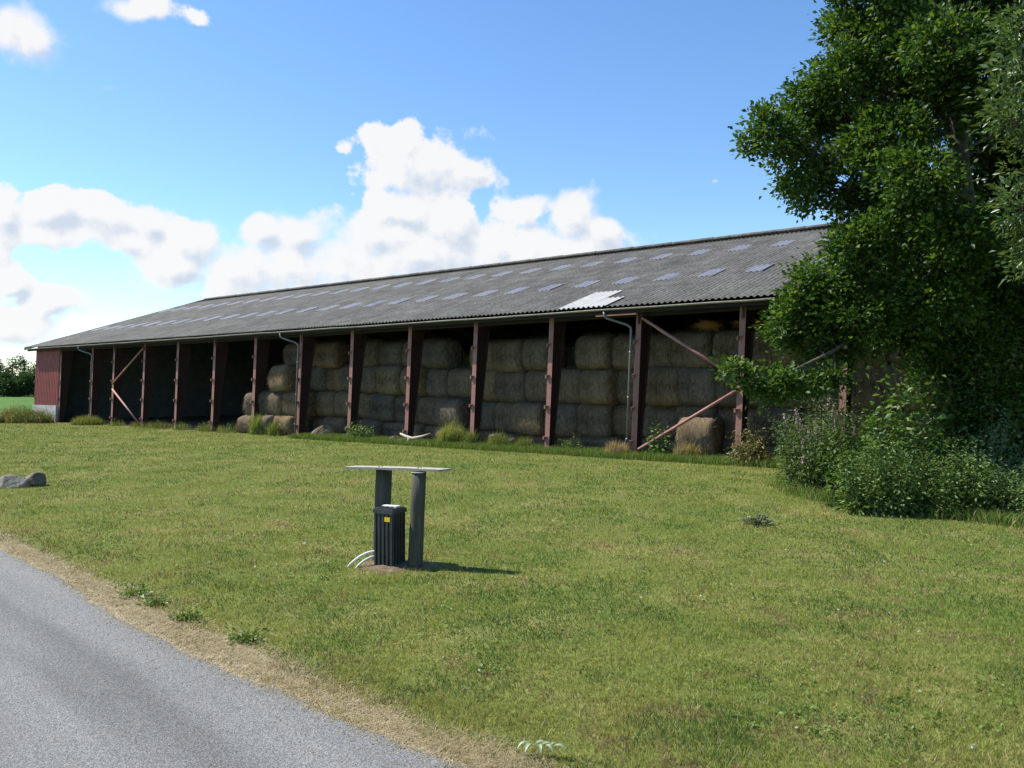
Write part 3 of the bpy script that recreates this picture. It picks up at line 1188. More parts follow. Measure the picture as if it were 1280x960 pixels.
# dry straw litter along the verge
n = 46000
t_ = rg.random(n)
e = np.array(fine(verge_edge, step=.05, amp=.05, seed=5))
e = e[(e[:, 0] > -13) & (e[:, 0] < 3)]
r2 = np.array(fine(road_edge, step=.05, amp=.035, seed=9))
r2 = r2[(r2[:, 0] > -13) & (r2[:, 0] < 3)]
ia = (t_ ** .55 * (len(e) - 1)).astype(int)
ib = (t_ ** .55 * (len(r2) - 1)).astype(int)
mixf = np.clip(rg.normal(.42, .34, n), -.30, 1.02)[:, None]
Pv = e[ia] * (1 - mixf) + r2[ib] * mixf + rg.normal(0, .05, (n, 2))
Pz = np.stack([Pv[:, 0], Pv[:, 1], np.full(n, .009)], 1)
a = rg.uniform(0, 2 * np.pi, n)
ll = rg.uniform(.02, .08, n)
dr = np.stack([np.cos(a), np.sin(a), rg.uniform(-.03, .32, n)], 1) * ll[:, None]
sv = np.stack([-np.sin(a), np.cos(a), np.zeros(n)], 1) * (.0016 * (.8 + Pv[:, 1] / 8))[:, None]
V = np.stack([Pz - sv, Pz + sv, Pz + dr], 1).reshape(-1, 3)
cc = np.array([.39, .325, .19]) * rg.uniform(.55, 1.25, n)[:, None]
o = np_mesh('straw_litter', V, np.arange(3 * n).reshape(-1, 3), M_blade, colors=np.repeat(cc, 3, 0))
tag(o, kind='stuff', label='dry clippings and straw scattered along the road verge', cat='straw')


def grass_patch(name, X, Y, hmin, hmax, w, cols, rg, label, lean=.5):
    P = np.stack([X, Y, np.zeros_like(X)], 1)
    n = len(X)
    h = rg.uniform(hmin, hmax, n)
    v, f, k = blades(P, h, np.full(n, w) * rg.uniform(.6, 1.4, n), rg.uniform(.1, lean, n), rg, seg=2)
    cols = np.array(cols)
    c = cols[rg.integers(0, len(cols), n)] * rg.uniform(.7, 1.25, n)[:, None]
    o = np_mesh(name, v, f, M_blade, colors=np.repeat(c, k, 0))
    return tag(o, kind='stuff', label=label, cat='grass')


# unmown strip at the foot of the stacks
n = 52000
U = rg.uniform(25.5, 50, n)
Vv = -.95 + 1.5 * rg.random(n) + .3 * (vnoise(U, U * 0, 1.2, 33, 2) - .5)
XY = np.array([P0.x, P0.y]) + U[:, None] * np.array([DU.x, DU.y]) + Vv[:, None] * np.array([DV.x, DV.y])
grass_patch('unmown_grass', XY[:, 0], XY[:, 1], .07, .24, .012, [(.075, .16, .022), (.10, .19, .03), (.13, .20, .045), (.20, .20, .07)], rg,
            'longer unmown green grass along the foot of the bale stack')
n = 9000
U = rg.uniform(6, 25.5, n)
Vv = -.25 + .9 * rg.random(n)
XY = np.array([P0.x, P0.y]) + U[:, None] * np.array([DU.x, DU.y]) + Vv[:, None] * np.array([DV.x, DV.y])
kk = vnoise(U, U * 0, 1.3, 35, 3) > .53
grass_patch('sparse_grass', XY[kk, 0], XY[kk, 1], .06, .34, .014, [(.10, .15, .03), (.17, .19, .05), (.26, .22, .10)], rg,
            'thin dry grass growing between the left posts of the empty bays')


# ================================================================== weeds and shrubs
def weed(name, loc, rx, ry, hgt, nstem, leaf, nleaf, m_leaf, m_stem, label, cat, seed, aspect=.35, group=None, flower=None, lean=.25, grassy=0, droop=-.2,
         m_flower=None, m_blade_cols=None, rz=0.0, dome=.45):
    """clump of leafy stems: root empty > foliage, stems, flowers"""
    rg = np.random.default_rng(seed)
    root = empty(name, loc, rz)
    LV, LF, o = [], [], 0
    st = MB()
    FV, FF, fo = [], [], 0
    for i in range(nstem):
        a = rg.uniform(0, 2 * np.pi)
        q = math.sqrt(rg.random())
        bx, by = rx * .75 * q * math.cos(a), ry * .75 * q * math.sin(a)
        hh = hgt * (1 - dome * q * q) * rg.uniform(.55, 1.15) * (1.15 if rg.random() < .08 else 1)
        lx, ly = bx / max(rx, .1) * lean * hh + rg.normal(0, .08) * hh, by / max(ry, .1) * lean * hh + rg.normal(0, .08) * hh
        t_ = np.linspace(0, 1, 5)
        pts = np.stack([bx + lx * t_ ** 1.7, by + ly * t_ ** 1.7, hh * t_], 1)
        r0 = .004 + .0025 * hgt
        st.tube([tuple(p) for p in pts], [r0, r0 * .9, r0 * .7, r0 * .5, r0 * .3], 3, caps=False)
        if nleaf:
            tt = rg.uniform(.06, 1, nleaf) ** .8
            Pp = np.stack([bx + lx * tt ** 1.7, by + ly * tt ** 1.7, hh * tt], 1)
            aa = rg.uniform(0, 2 * np.pi, nleaf)
            D = np.stack([np.cos(aa), np.sin(aa), np.full(nleaf, droop) + rg.normal(0, .35, nleaf)], 1)
            side = rg.uniform(0, .10 + leaf * .8, nleaf)[:, None]
            sz = leaf * (1.15 - .6 * tt)
            v, f = leaves(Pp + D * side, D, sz, rg, aspect=aspect, spread=.25)
            LV.append(v); LF.append(f + o); o += len(v)
        if flower and rg.random() < flower[0]:
            nf = flower[2]
            tt = rg.uniform(1 - flower[1], 1.0, nf)
            Pp = np.stack([bx + lx * tt ** 1.7, by + ly * tt ** 1.7, hh * (tt + .02)], 1)
            v, f = leaves(Pp, rg.normal(0, 1, (nf, 3)), flower[3], rg, aspect=.9, spread=.6)
            FV.append(v); FF.append(f + fo); fo += len(v)
    st.build('stems', m_stem, root)
    if grassy:
        a = rg.uniform(0, 2 * np.pi, grassy); q = np.sqrt(rg.random(grassy))
        Pp = np.stack([rx * q * np.cos(a), ry * q * np.sin(a), np.zeros(grassy)], 1)
        hh = hgt * rg.uniform(.3, .95, grassy) * (1 - .4 * q * q)
        v, f, k = blades(Pp, hh, np.full(grassy, .012) * (1 + hgt * .3), rg.uniform(.05, .55, grassy), rg, seg=2)
        cols = np.array(m_blade_cols or [(.10, .19, .03), (.18, .24, .05), (.30, .27, .11)])
        c = cols[rg.integers(0, len(cols), grassy)] * rg.uniform(.75, 1.2, grassy)[:, None]
        np_mesh('blades', v, f, M_blade, root, colors=np.repeat(c, k, 0))
    if LV:
        np_mesh('foliage', np.concatenate(LV), np.concatenate(LF), m_leaf, root)
    if FV:
        np_mesh('flowers', np.concatenate(FV), np.concatenate(FF), m_flower, root)
    return tag(root, label, cat, group)


M_nettle = leaf_mat('nettle_leaf', [(0, (.050, .105, .020)), (.5, (.085, .155, .030)), (.85, (.13, .20, .045)), (1, (.19, .23, .07))], trans=.3)
M_nettle2 = leaf_mat('grey_green_leaf', [(0, (.065, .12, .035)), (.5, (.10, .17, .045)), (1, (.15, .22, .07))], trans=.3)
M_elder = leaf_mat('elder_leaf', [(0, (.055, .115, .02)), (.6, (.09, .17, .03)), (1, (.14, .22, .05))], trans=.35)
M_dry = leaf_mat('dry_leaf', [(0, (.14, .12, .04)), (.5, (.20, .18, .06)), (1, (.10, .15, .03))], trans=.3)
M_yelgreen = leaf_mat('yellow_green_leaf', [(0, (.13, .19, .03)), (.6, (.21, .27, .05)), (1, (.30, .32, .09))], trans=.35)
M_stem = mat('green_stem', (.10, .12, .04), .7)
M_stemred = mat('brown_stem', (.13, .085, .045), .7)
M_lilac = leaf_mat('lilac_flower', [(0, (.36, .24, .34)), (1, (.50, .38, .46))], trans=.3)
M_paleflower = leaf_mat('pale_flower', [(0, (.55, .48, .46)), (1, (.70, .66, .62))], trans=.3)

# right-hand shrub bank
p = G(1042, 618)
weed('willowherb_clump', (p.x - .05, p.y + .55, 0), .82, .70, 1.85, 165, .10, 64, M_nettle2, M_stem, 'tall willowherb clump with lilac flower tips beside the right post', 'plant', 101,
     aspect=.28, flower=(.16, .16, 60, .035), m_flower=M_lilac, dome=.35)
weed('nettle_clump', (p.x + 1.05, p.y + .35, 0), .75, .60, 1.72, 140, .095, 60, M_nettle, M_stem, 'dense dark nettle clump between the willowherb and the elder sapling', 'plant', 102, aspect=.42)
p = G(1165, 648)
weed('nettle_clump', (p.x - .45, p.y + .55, 0), .85, .55, 1.30, 150, .09, 60, M_nettle, M_stem, 'bright front nettle clump leaning out over the mown lawn under the elder', 'plant', 103, aspect=.40)
weed('nettle_clump', (p.x + .55, p.y + .30, 0), .75, .55, 1.15, 130, .09, 60, M_nettle, M_stem, 'low rounded nettle clump in front of the oak trunk', 'plant', 104, aspect=.40)
weed('nettle_clump', (p.x + 1.45, p.y - .15, 0), .70, .50, .85, 110, .08, 56, M_nettle2, M_stem, 'knee-high nettle clump at the right edge of the lawn', 'plant', 105, aspect=.40)
weed('nettle_clump', (p.x + 2.5, p.y - .2, 0), .80, .60, .95, 110, .08, 56, M_nettle, M_stem, 'shaded nettle clump furthest right beyond the lawn corner', 'plant', 106, aspect=.40)
weed('elder_sapling', (6.55, 13.95, 0), .46, .42, 2.35, 32, .17, 60, M_elder, M_stemred, 'broad-leaved light green elder sapling rising above the nettles', 'plant', 107, aspect=.52, dome=.3)
weed('elder_sapling', (6.15, 15.3, 0), .35, .3, 1.75, 14, .13, 46, M_elder, M_stemred, 'smaller elder sapling beside the far post, left of the broad one', 'plant', 108, aspect=.52)
weed('dark_shrub', (8.7, 15.2, 0), .85, .8, 2.9, 120, .15, 130, M_nettle, M_stemred, 'tall dark shrub in the shade left of the oak trunk base', 'shrub', 109, aspect=.5, dome=.3)
weed('dark_shrub', (9.9, 14.9, 0), 1.0, .8, 2.6, 120, .15, 130, M_nettle, M_stemred, 'dark shrub right of the oak trunk at the frame edge', 'shrub', 110, aspect=.5, dome=.3)
weed('dark_shrub', (10.6, 16.8, 0), 1.3, .8, 3.6, 130, .16, 140, M_nettle, M_stemred, 'big dark shrub standing behind the oak trunk', 'shrub', 111, aspect=.5, dome=.3)
weed('silver_shrub', (8.0, 13.9, 0), .55, .45, 1.7, 30, .11, 60, leaf_mat('silver_leaf', [(0, (.08, .15, .075)), (1, (.15, .24, .13))], trans=.25), M_stem,
     'blue-grey leaved shrub in the shade above the low nettles', 'shrub', 112, aspect=.4)
# fringe of long grass at the bank's foot
bank = np.array([G(982, 606)[:2], G(1000, 620)[:2], G(1050, 630)[:2], G(1110, 636)[:2], G(1180, 648)[:2], G(1240, 655)[:2], G(1300, 662)[:2], G(1400, 668)[:2]])
n = 5200
t_ = rg.random(n) * (len(bank) - 1.001)
ii = t_.astype(int); fr = (t_ - ii)[:, None]
Q = bank[ii] * (1 - fr) + bank[ii + 1] * fr + rg.normal(0, .16, (n, 2)) + np.array([.03, .22])
grass_patch('bank_grass', Q[:, 0], Q[:, 1], .04, .24, .012, [(.09, .17, .03), (.13, .20, .04), (.24, .22, .08), (.07, .14, .025)], rg,
            'long grass fringe at the foot of the nettle bank', lean=.8)

# clumps along the barn front
def wu(u, v):
    q = W(u, v, 0)
    return (q.x, q.y, 0)


weed('wilted_weed', wu(44.1, -.5), .50, .40, 1.15, 40, .13, 26, M_dry, M_stemred, 'yellowing wilted weed between the right post and the willowherb', 'plant', 120, aspect=.3, droop=-.6)
weed('green_weed', wu(41.15, .1), .30, .25, 1.25, 16, .13, 26, M_elder, M_stem, 'upright green weed beside the foot of the right-hand brace', 'plant', 121, aspect=.45)
weed('grass_tuft', wu(42.2, -.05), .45, .22, .70, 8, .08, 6, M_dry, M_stem, 'dry grass tuft in front of the sunlit bale below the brace', 'grass tuft', 122, grassy=700,
     m_blade_cols=[(.30, .25, .11), (.22, .21, .07), (.38, .32, .17)])
weed('grass_tuft', wu(40.05, -.30), .36, .22, .62, 4, .08, 4, M_dry, M_stem, 'straw-coloured tuft at the foot of the right downpipe', 'grass tuft', 123, grassy=900,
     m_blade_cols=[(.38, .30, .17), (.30, .23, .12), (.44, .37, .23)])
weed('grass_tuft', wu(36.55, -.15), .28, .18, .62, 5, .08, 8, M_elder, M_stem, 'green tuft just left of the post in the third bay before the downpipe', 'grass tuft', 124, grassy=360)
weed('grass_tuft', wu(35.45, -.05), .36, .2, .75, 5, .08, 8, M_yelgreen, M_stem, 'pale tuft below the small sunlit bale face in mid barn', 'grass tuft', 125, grassy=500)
weed('grass_tuft', wu(34.3, -.1), .22, .2, .85, 6, .10, 12, M_yelgreen, M_stem, 'yellow-green tuft just right of the central post', 'grass tuft', 126, grassy=420)
weed('grass_tuft', wu(33.35, -.05), .42, .26, 1.05, 18, .10, 22, M_yelgreen, M_stem, 'tall bright yellow-green weed clump just left of the central post', 'grass tuft', 127, grassy=1000,
     m_blade_cols=[(.20, .27, .05), (.27, .32, .08), (.34, .33, .13)])
weed('grass_tuft', wu(22.35, -.05), .33, .22, 1.15, 12, .09, 16, M_yelgreen, M_stem, 'green clump hanging against the leftmost bales', 'grass tuft', 128, grassy=900,
     m_blade_cols=[(.17, .25, .05), (.23, .29, .08), (.30, .31, .13)])
weed('grass_tuft', wu(23.5, -.1), .25, .2, .8, 8, .09, 12, M_yelgreen, M_stem, 'green clump beside the middle downpipe foot', 'grass tuft', 129, grassy=420)
weed('green_weed', wu(28.9, -.2), .48, .3, .80, 26, .14, 24, M_elder, M_stem, 'broad-leaved weed in the second bay right of the middle downpipe', 'plant', 130, aspect=.5)
weed('green_weed', wu(38.2, .15), .4, .25, .55, 16, .1, 20, M_nettle, M_stem, 'low weed patch at the foot of the bales left of the right downpipe', 'plant', 131, aspect=.45)
weed('grass_tuft', wu(7.6, -.45), .80, .5, .68, 14, .08, 12, M_yelgreen, M_stem, 'bushy tuft right of the left downpipe', 'grass tuft', 132, grassy=1600,
     m_blade_cols=[(.12, .18, .03), (.20, .23, .06), (.28, .26, .10)])
for i, (u, hh, lb) in enumerate(((10.1, .45, 'small tuft under the left-hand brace'), (14.1, .55, 'tuft between the fifth and sixth posts from the left'),
                                 (16.4, .5, 'leafy tuft in the empty bay left of the seventh post'), (18.4, .6, 'thin tuft right of the seventh post from the left'),
                                 (20.2, .55, 'dry tuft just before the post left of the first bales'))):
    weed('grass_tuft', wu(u, -.1), .50, .3, hh, 9, .09, 14, M_dry if i % 2 else M_elder, M_stem, lb, 'grass tuft', 140 + i, grassy=110)
# rough growth in front of the barn's left corner
for i, (x, dy, hh, lb, mm) in enumerate(((2, 0, .9, 'tall rough grass clump at the left edge of the view', M_dry), (22, 1.2, 1.05, 'tall brownish weed clump left of the concrete plinth', M_dry),
                                         (42, 0.4, 1.10, 'tall green weed clump before the concrete plinth', M_nettle2), (60, .2, .95, 'leafy weed clump against the red corner panel', M_nettle2),
                                         (-25, 0, .95, 'rough weed clump just outside the left frame edge', M_dry))):
    p = G(x, 527.5)
    weed('rough_weed', (p.x, p.y - 1.5 + dy, 0), 1.0, .7, hh, 60, .13, 34, mm, M_stem, lb, 'plant', 150 + i, aspect=.3, grassy=1500,
         m_blade_cols=[(.13, .19, .04), (.24, .23, .08), (.30, .27, .11), (.16, .12, .06)])
p = G(39, 516)
weed('flowering_shrub', (p.x, 72, 0), .9, .8, 2.1, 30, .2, 24, M_nettle2, M_stem, 'pale flowering shrub beyond the barn corner in the crop field', 'shrub', 160, flower=(1, .5, 60, .14), m_flower=M_paleflower)

# straw heaps and fallen wood by the posts
M_heap = noise_mat('loose_straw', [(.3, (.17, .13, .08)), (.7, (.31, .25, .16))], scale=12, rough=1, bump=.9, bscale=50, bdist=.02)
M_drift = noise_mat('bleached_wood', [(.3, (.34, .29, .22)), (.7, (.52, .46, .37))], scale=12, rough=.9, bump=.4, stretch=(.4, 2, 2))


def heap(loc, rx, ry, h_, label, seed, name='straw_heap', fuzz=1600, m=None, rz=0.0):
    rg = np.random.default_rng(seed)
    nr, na = 9, 28
    vs = []
    for i in range(nr + 1):
        q = i / nr
        for k in range(na):
            a = 2 * math.pi * k / na
            w_ = 1 + .16 * math.sin(2 * a + seed) + .10 * math.sin(5 * a + seed * 2)
            z = h_ * (1 - q ** 2.2) * (1 + .18 * math.sin(3 * a + q * 4)) + rg.uniform(-.012, .012)
            vs.append((rx * q * w_ * math.cos(a), ry * q * w_ * math.sin(a), max(z, -.01) if i < nr else -.02))
    fs = []
    for i in range(nr):
        for k in range(na):
            k2 = (k + 1) % na
            fs.append((i * na + k, (i + 1) * na + k, (i + 1) * na + k2, i * na + k2))
    root = MB().add(vs, fs)
    for _ in range(fuzz):
        q = math.sqrt(rg.random()); a = rg.uniform(0, 6.28)
        c_ = Vector((rx * q * math.cos(a), ry * q * math.sin(a), h_ * (1 - q ** 2.2) - .01))
        d_ = Vector((rg.normal(0, 1), rg.normal(0, 1), rg.uniform(0, 1))).normalized() * rg.uniform(.05, .13)
        s_ = d_.cross(Vector((0, 0, 1))).normalized() * .004
        root.add([c_ - s_, c_ + s_, c_ + d_], [(0, 1, 2)])
    o = root.build(name, m or M_heap, loc=loc, rot=(0, 0, rz))
    return tag(o, label, 'straw heap' if name == 'straw_heap' else 'rock')


heap(wu(26.0, .45), .50, .42, .42, 'loose straw heap just left of the first post past the middle downpipe', 1)
heap(wu(31.3, -.35), .42, .25, .16, 'flat pale straw heap right of the post by the fallen branch', 2)
heap(wu(32.0, -.25), .36, .22, .14, 'pale straw heap under the fallen branch tip', 3)
heap(wu(30.75, -.2), .32, .2, .22, 'small pale heap against the post foot left of the fallen branch', 4)
br = MB()
a0 = wu(31.0, -.25)
br.tube([Vector(wu(30.95, -.1)) + Vector((0, 0, .34)), Vector(wu(31.35, -.25)) + Vector((0, 0, .27)), Vector(wu(31.7, -.25)) + Vector((0, 0, .2)), Vector(wu(32.1, -.2)) + Vector((0, 0, .28)), Vector(wu(32.45, -.1)) + Vector((0, 0, .40))],
        [.03, .05, .055, .04, .015], 8)
br.tube([Vector(wu(31.5, -.25)) + Vector((0, 0, .22)), Vector(wu(31.65, -.4)) + Vector((0, 0, .1)), Vector(wu(31.8, -.5)) + Vector((0, 0, .02))], [.03, .025, .015], 6)
tag(br.build('fallen_branch', M_drift, smooth=True), 'bleached crooked branch lying on the straw heaps between two posts', 'branch')
# straw wisps under the eave in the braced bay
for i, (u, z, lb) in enumerate(((42.1, 3.62, 'orange straw wisp poking out under the eave above the braces'), (43.35, 3.62, 'straw wisp under the eave beside the right post top'))):
    rg2 = np.random.default_rng(60 + i)
    n = 900
    c_ = np.array(W(u, 1.05, 3.66))
    Pp = c_ + rg2.normal(0, 1, (n, 3)) * np.array([.16, .12, .05]) + np.array([0, 0, .10])
    D = rg2.normal(0, 1, (n, 3)) * np.array([.14, .14, .08])
    S = np.cross(D, rg2.normal(0, 1, (n, 3))); S /= np.linalg.norm(S, axis=1)[:, None]
    V = np.stack([Pp - S * .004, Pp + S * .004, Pp + D], 1).reshape(-1, 3)
    cc = np.array([.50, .30, .12]) * rg2.uniform(.6, 1.2, n)[:, None]  # orange glow of light on the straw is put into its colour
    o = np_mesh('straw_wisp', V, np.arange(3 * n).reshape(-1, 3), M_blade, colors=np.repeat(cc, 3, 0))
    tag(o, lb, 'straw')


# ================================================================== trees
M_bark = noise_mat('oak_bark', [(.3, (.045, .038, .030)), (.7, (.11, .095, .075))], scale=6, rough=.95, bump=.9, bscale=14, stretch=(1, 1, .25), bdist=.03)
M_oak = leaf_mat('oak_leaf', [(0, (.020, .055, .009)), (.4, (.036, .086, .013)), (.75, (.066, .130, .019)), (1, (.12, .185, .035))], trans=.38, spec=.28, rough=.5)
M_ash = leaf_mat('pale_tree_leaf', [(0, (.045, .09, .025)), (.6, (.07, .125, .036)), (1, (.12, .18, .07))], trans=.3, spec=.5, rough=.4)
M_far = leaf_mat('far_leaf', [(0, (.025, .060, .018)), (.6, (.04, .085, .024)), (1, (.06, .11, .035))], trans=.25)


def tree(name, base, trunk_pts, trunk_r, blobs, nt_per, leaves_per, leaf, tuft, m_leaf, label, seed, group=None, aspect=.66, forks=None, cat='tree', zmin=0):
    """blobs: (x, y, z, rx, ry, rz) in metres, world; root > trunk, crown"""
    rg = np.random.default_rng(seed)
    base = Vector(base)
    root = empty(name, base)
    wood = MB()
    tp = [Vector(p) - base for p in trunk_pts]
    wood.tube(tp, trunk_r, 12)
    for (fp, fr_) in (forks or []):
        wood.tube([Vector(p) - base for p in fp], fr_, 8)
    T = np.array([tuple(p) for p in tp])
    # dense samples on the trunk for limb starts
    S, SR = [], []
    for i in range(len(T) - 1):
        for q in np.linspace(0, 1, 10):
            S.append(T[i] * (1 - q) + T[i + 1] * q); SR.append(trunk_r[i] * (1 - q) + trunk_r[i + 1] * q)
    S = np.array(S); SR = np.array(SR)
    if zmin:
        SR = SR[S[:, 2] > zmin]; S = S[S[:, 2] > zmin]
    for (fp, fr_) in (forks or []):
        FPn = np.array([tuple(Vector(p) - base) for p in fp])
        for i in range(1, len(FPn) - 1):
            for q in np.linspace(0, 1, 8):
                S = np.vstack([S, FPn[i] * (1 - q) + FPn[i + 1] * q]); SR = np.append(SR, fr_[i] * (1 - q) + fr_[i + 1] * q)
    LV, LF, o = [], [], 0
    for (x, y, z, rx, ry, rz_) in blobs:
        c_ = np.array([x, y, z]) - np.array(base)
        # start of limb: trunk point lower than the blob
        hd = np.hypot(c_[0] - S[:, 0], c_[1] - S[:, 1])
        dz = np.abs(S[:, 2] - (c_[2] - .45 * hd)) + .45 * hd
        i = int(np.argmin(dz))
        s0, r0 = S[i], SR[i]
        L = np.linalg.norm(c_ - s0)
        pts, rad = [], []
        r_s = min(r0 * .5, .012 + .011 * L)
        for q in np.linspace(0, 1, 7):
            p = s0 * (1 - q) + c_ * q
            p = p + np.array([0, 0, math.sin(q * math.pi) * .10 * L]) + rg.normal(0, .03 * L, 3) * (q > 0) * (q < 1)
            pts.append(p); rad.append(r_s * (1 - .75 * q))
        wood.tube([tuple(p) for p in pts], rad, 6, caps=False)
        pts = np.array(pts)
        vol = rx * ry * rz_
        nt_ = max(6, int(nt_per * (vol ** (2 / 3))))
        for _ in range(nt_):
            d_ = rg.normal(0, 1, 3); d_ /= np.linalg.norm(d_)
            q = .35 + .62 * rg.random() ** .6
            if rg.random() < .05:
                q *= 1.12
            tpnt = c_ + d_ * q * np.array([rx, ry, rz_])
            if tpnt[2] < .3:
                continue
            # twig from the limb
            j = rg.integers(3, 7)
            a0 = pts[j]
            midp = (a0 + tpnt) / 2 + rg.normal(0, .06, 3)
            wood.tube([tuple(a0), tuple(midp), tuple(tpnt)], [.014, .009, .004], 3, caps=False)
            nl = int(leaves_per * rg.uniform(.6, 1.3))
            tl = rg.uniform(.15, 1.0, nl) ** .6
            Pp = a0 * 0 + tpnt + rg.normal(0, 1, (nl, 3)) * tuft * np.array([1, 1, .62])
            k2 = rg.random(nl) < .12
            Pp[k2] = midp * (1 - tl[k2, None]) + tpnt * tl[k2, None] + rg.normal(0, .06, (k2.sum(), 3))
            D = (Pp - tpnt) / tuft + np.array([0, 0, .1]) + d_ * .6
            v, f = leaves(Pp, D, leaf, rg, aspect=aspect, spread=.6, fold=.3)
            LV.append(v); LF.append(f + o); o += len(v)
    wood.build('trunk', M_bark, root, smooth=True)
    np_mesh('crown', np.concatenate(LV), np.concatenate(LF), m_leaf, root)
    return tag(root, label, cat, group), o // 4


def pb(x, y, rx, ry, Yd, dy=0.0, ryd=None):
    """blob in metres for a photo ellipse standing Yd away"""
    s = (Yd + dy) / 1035
    return ((x - 640) * s, Yd + dy, 2 + (484 - y) * s, rx * s, (ryd if ryd else (rx + ry) / 2 * s), ry * s)


D0 = 15.5
oak_blobs = [
    pb(962, 172, 34, 36, D0, -.3), pb(985, 210, 28, 34, D0, .2), pb(1012, 232, 24, 34, D0, -.2), pb(1015, 135, 34, 40, D0, .3), pb(1050, 95, 42, 46, D0, -.5), pb(1065, 35, 36, 42, D0, 0),
    pb(1050, 175, 50, 46, D0, .8), pb(1105, 185, 56, 50, D0, -1.0), pb(1105, 110, 52, 50, D0, 1.2), pb(1118, 40, 50, 50, D0, -.6), pb(1150, -20, 60, 50, D0, .6), pb(1090, -40, 55, 40, D0, -.6),
    pb(1075, 255, 38, 38, D0, .2), pb(1085, 300, 44, 34, D0, -1.1), pb(1055, 320, 30, 36, D0, .2), pb(1028, 350, 34, 34, D0, -.6), pb(1002, 372, 22, 34, D0, -.4), pb(985, 408, 24, 38, D0, -.2),
    pb(1030, 400, 40, 34, D0, .1), pb(1075, 385, 46, 44, D0, -.9), pb(1110, 350, 50, 46, D0, 1.3), pb(1140, 280, 58, 48, D0, 1.4), pb(1150, 220, 50, 46, D0, -1.8),
    pb(1175, 130, 50, 56, D0, 1.7), pb(1180, 60, 50, 50, D0, -1.7), pb(1215, 20, 50, 50, D0, 1.0), pb(1230, 110, 50, 56, D0, -1.3), pb(1235, 190, 50, 50, D0, 1.2),
    pb(1195, 300, 56, 50, D0, -1.8), pb(1240, 270, 50, 50, D0, 1.8), pb(1170, 370, 52, 46, D0, -1.4), pb(1225, 370, 60, 50, D0, .4), pb(1270, 340, 50, 60, D0, -.6), pb(1125, 415, 42, 24, D0, 1.0),
    pb(1200, 430, 50, 44, D0, -.5), pb(1255, 440, 56, 50, D0, .8), pb(1290, 150, 60, 70, D0, .6), pb(1310, 260, 60, 70, D0, .6), pb(1320, 40, 70, 70, D0, .6), pb(1340, 380, 60, 70, D0, .2),
    pb(1020, 430, 38, 18, D0, -.3), pb(1060, 440, 34, 14, D0, -.3), pb(1010, 478, 34, 13, D0, -.9), pb(970, 478, 24, 16, D0, -1.0), pb(938, 478, 13, 12, D0, -1.1), pb(915, 462, 12, 8, D0, -1.1), pb(975, 492, 18, 9, D0, -1.0),
    pb(1185, 478, 40, 34, D0, .3), pb(1235, 500, 50, 44, D0, -.6), pb(1285, 500, 50, 50, D0, .2), pb(1220, 545, 44, 30, D0, .9), pb(1275, 560, 46, 36, D0, .8), pb(1160, 450, 26, 18, D0, .6),
    pb(1045, 468, 26, 9, D0, -.9), pb(1200, -90, 90, 70, D0, .3), pb(1100, -110, 60, 50, D0, .3), pb(1300, -70, 90, 80, D0, .3), pb(1230, -190, 90, 80, D0, 0),
]


def tpx(x, y, Yd):
    return ((x - 640) / 1035 * Yd, Yd, 2 + (484 - y) / 1035 * Yd)


tb = tpx(1238, 617, D0)
tb = (tb[0], tb[1], 0)
_, nl = tree('oak_tree', tb, [(tb[0], tb[1], -.05), tpx(1234, 560, D0), tpx(1225, 430, D0), tpx(1219, 358, D0), tpx(1210, 267, D0), tpx(1202, 200, D0), tpx(1195, 120, D0), tpx(1190, 60, D0), tpx(1184, -20, D0), tpx(1190, -140, D0)],
             [.30, .24, .20, .18, .16, .14, .11, .085, .06, .03], oak_blobs, 150, 54, .090, .13, M_oak,
             'large leafy oak tree overhanging the right end of the barn', 301, zmin=3.2,
             forks=[([tpx(1202, 200, D0), tpx(1208, 130, D0 + .2), tpx(1204, 60, D0 + .3), tpx(1212, -30, D0 + .4)], [.12, .09, .07, .04]),
                    ([tpx(1219, 340, D0), tpx(1150, 380, D0 - .3), tpx(1100, 400, D0 - .5), tpx(1040, 440, D0 - .8), tpx(960, 478, D0 - 1)], [.10, .07, .05, .035, .012])])
print('oak leaves', nl)
D1 = 11.6
_, nl = tree('ash_tree', (9.2, 11.9, 0), [(9.2, 11.9, -.05), (9.15, 11.85, 2), (9.0, 11.8, 4.5), (8.9, 11.7, 7), (8.8, 11.6, 9)], [.2, .17, .13, .09, .04],
             [pb(1285, 110, 38, 44, D1), pb(1300, 60, 50, 40, D1, .3), pb(1262, 150, 24, 26, D1, -.1), pb(1300, 190, 40, 40, D1, .4), pb(1278, 260, 32, 38, D1), pb(1310, 310, 46, 46, D1, .3), pb(1290, 20, 30, 30, D1, .2),
              pb(1350, 120, 70, 80, D1, .3), pb(1370, 260, 70, 80, D1, .2), pb(1380, -20, 80, 70, D1)],
             105, 44, .105, .14, M_ash, 'paler grey-green tree reaching in at the right frame edge', 302, aspect=.42)
print('ash leaves', nl)

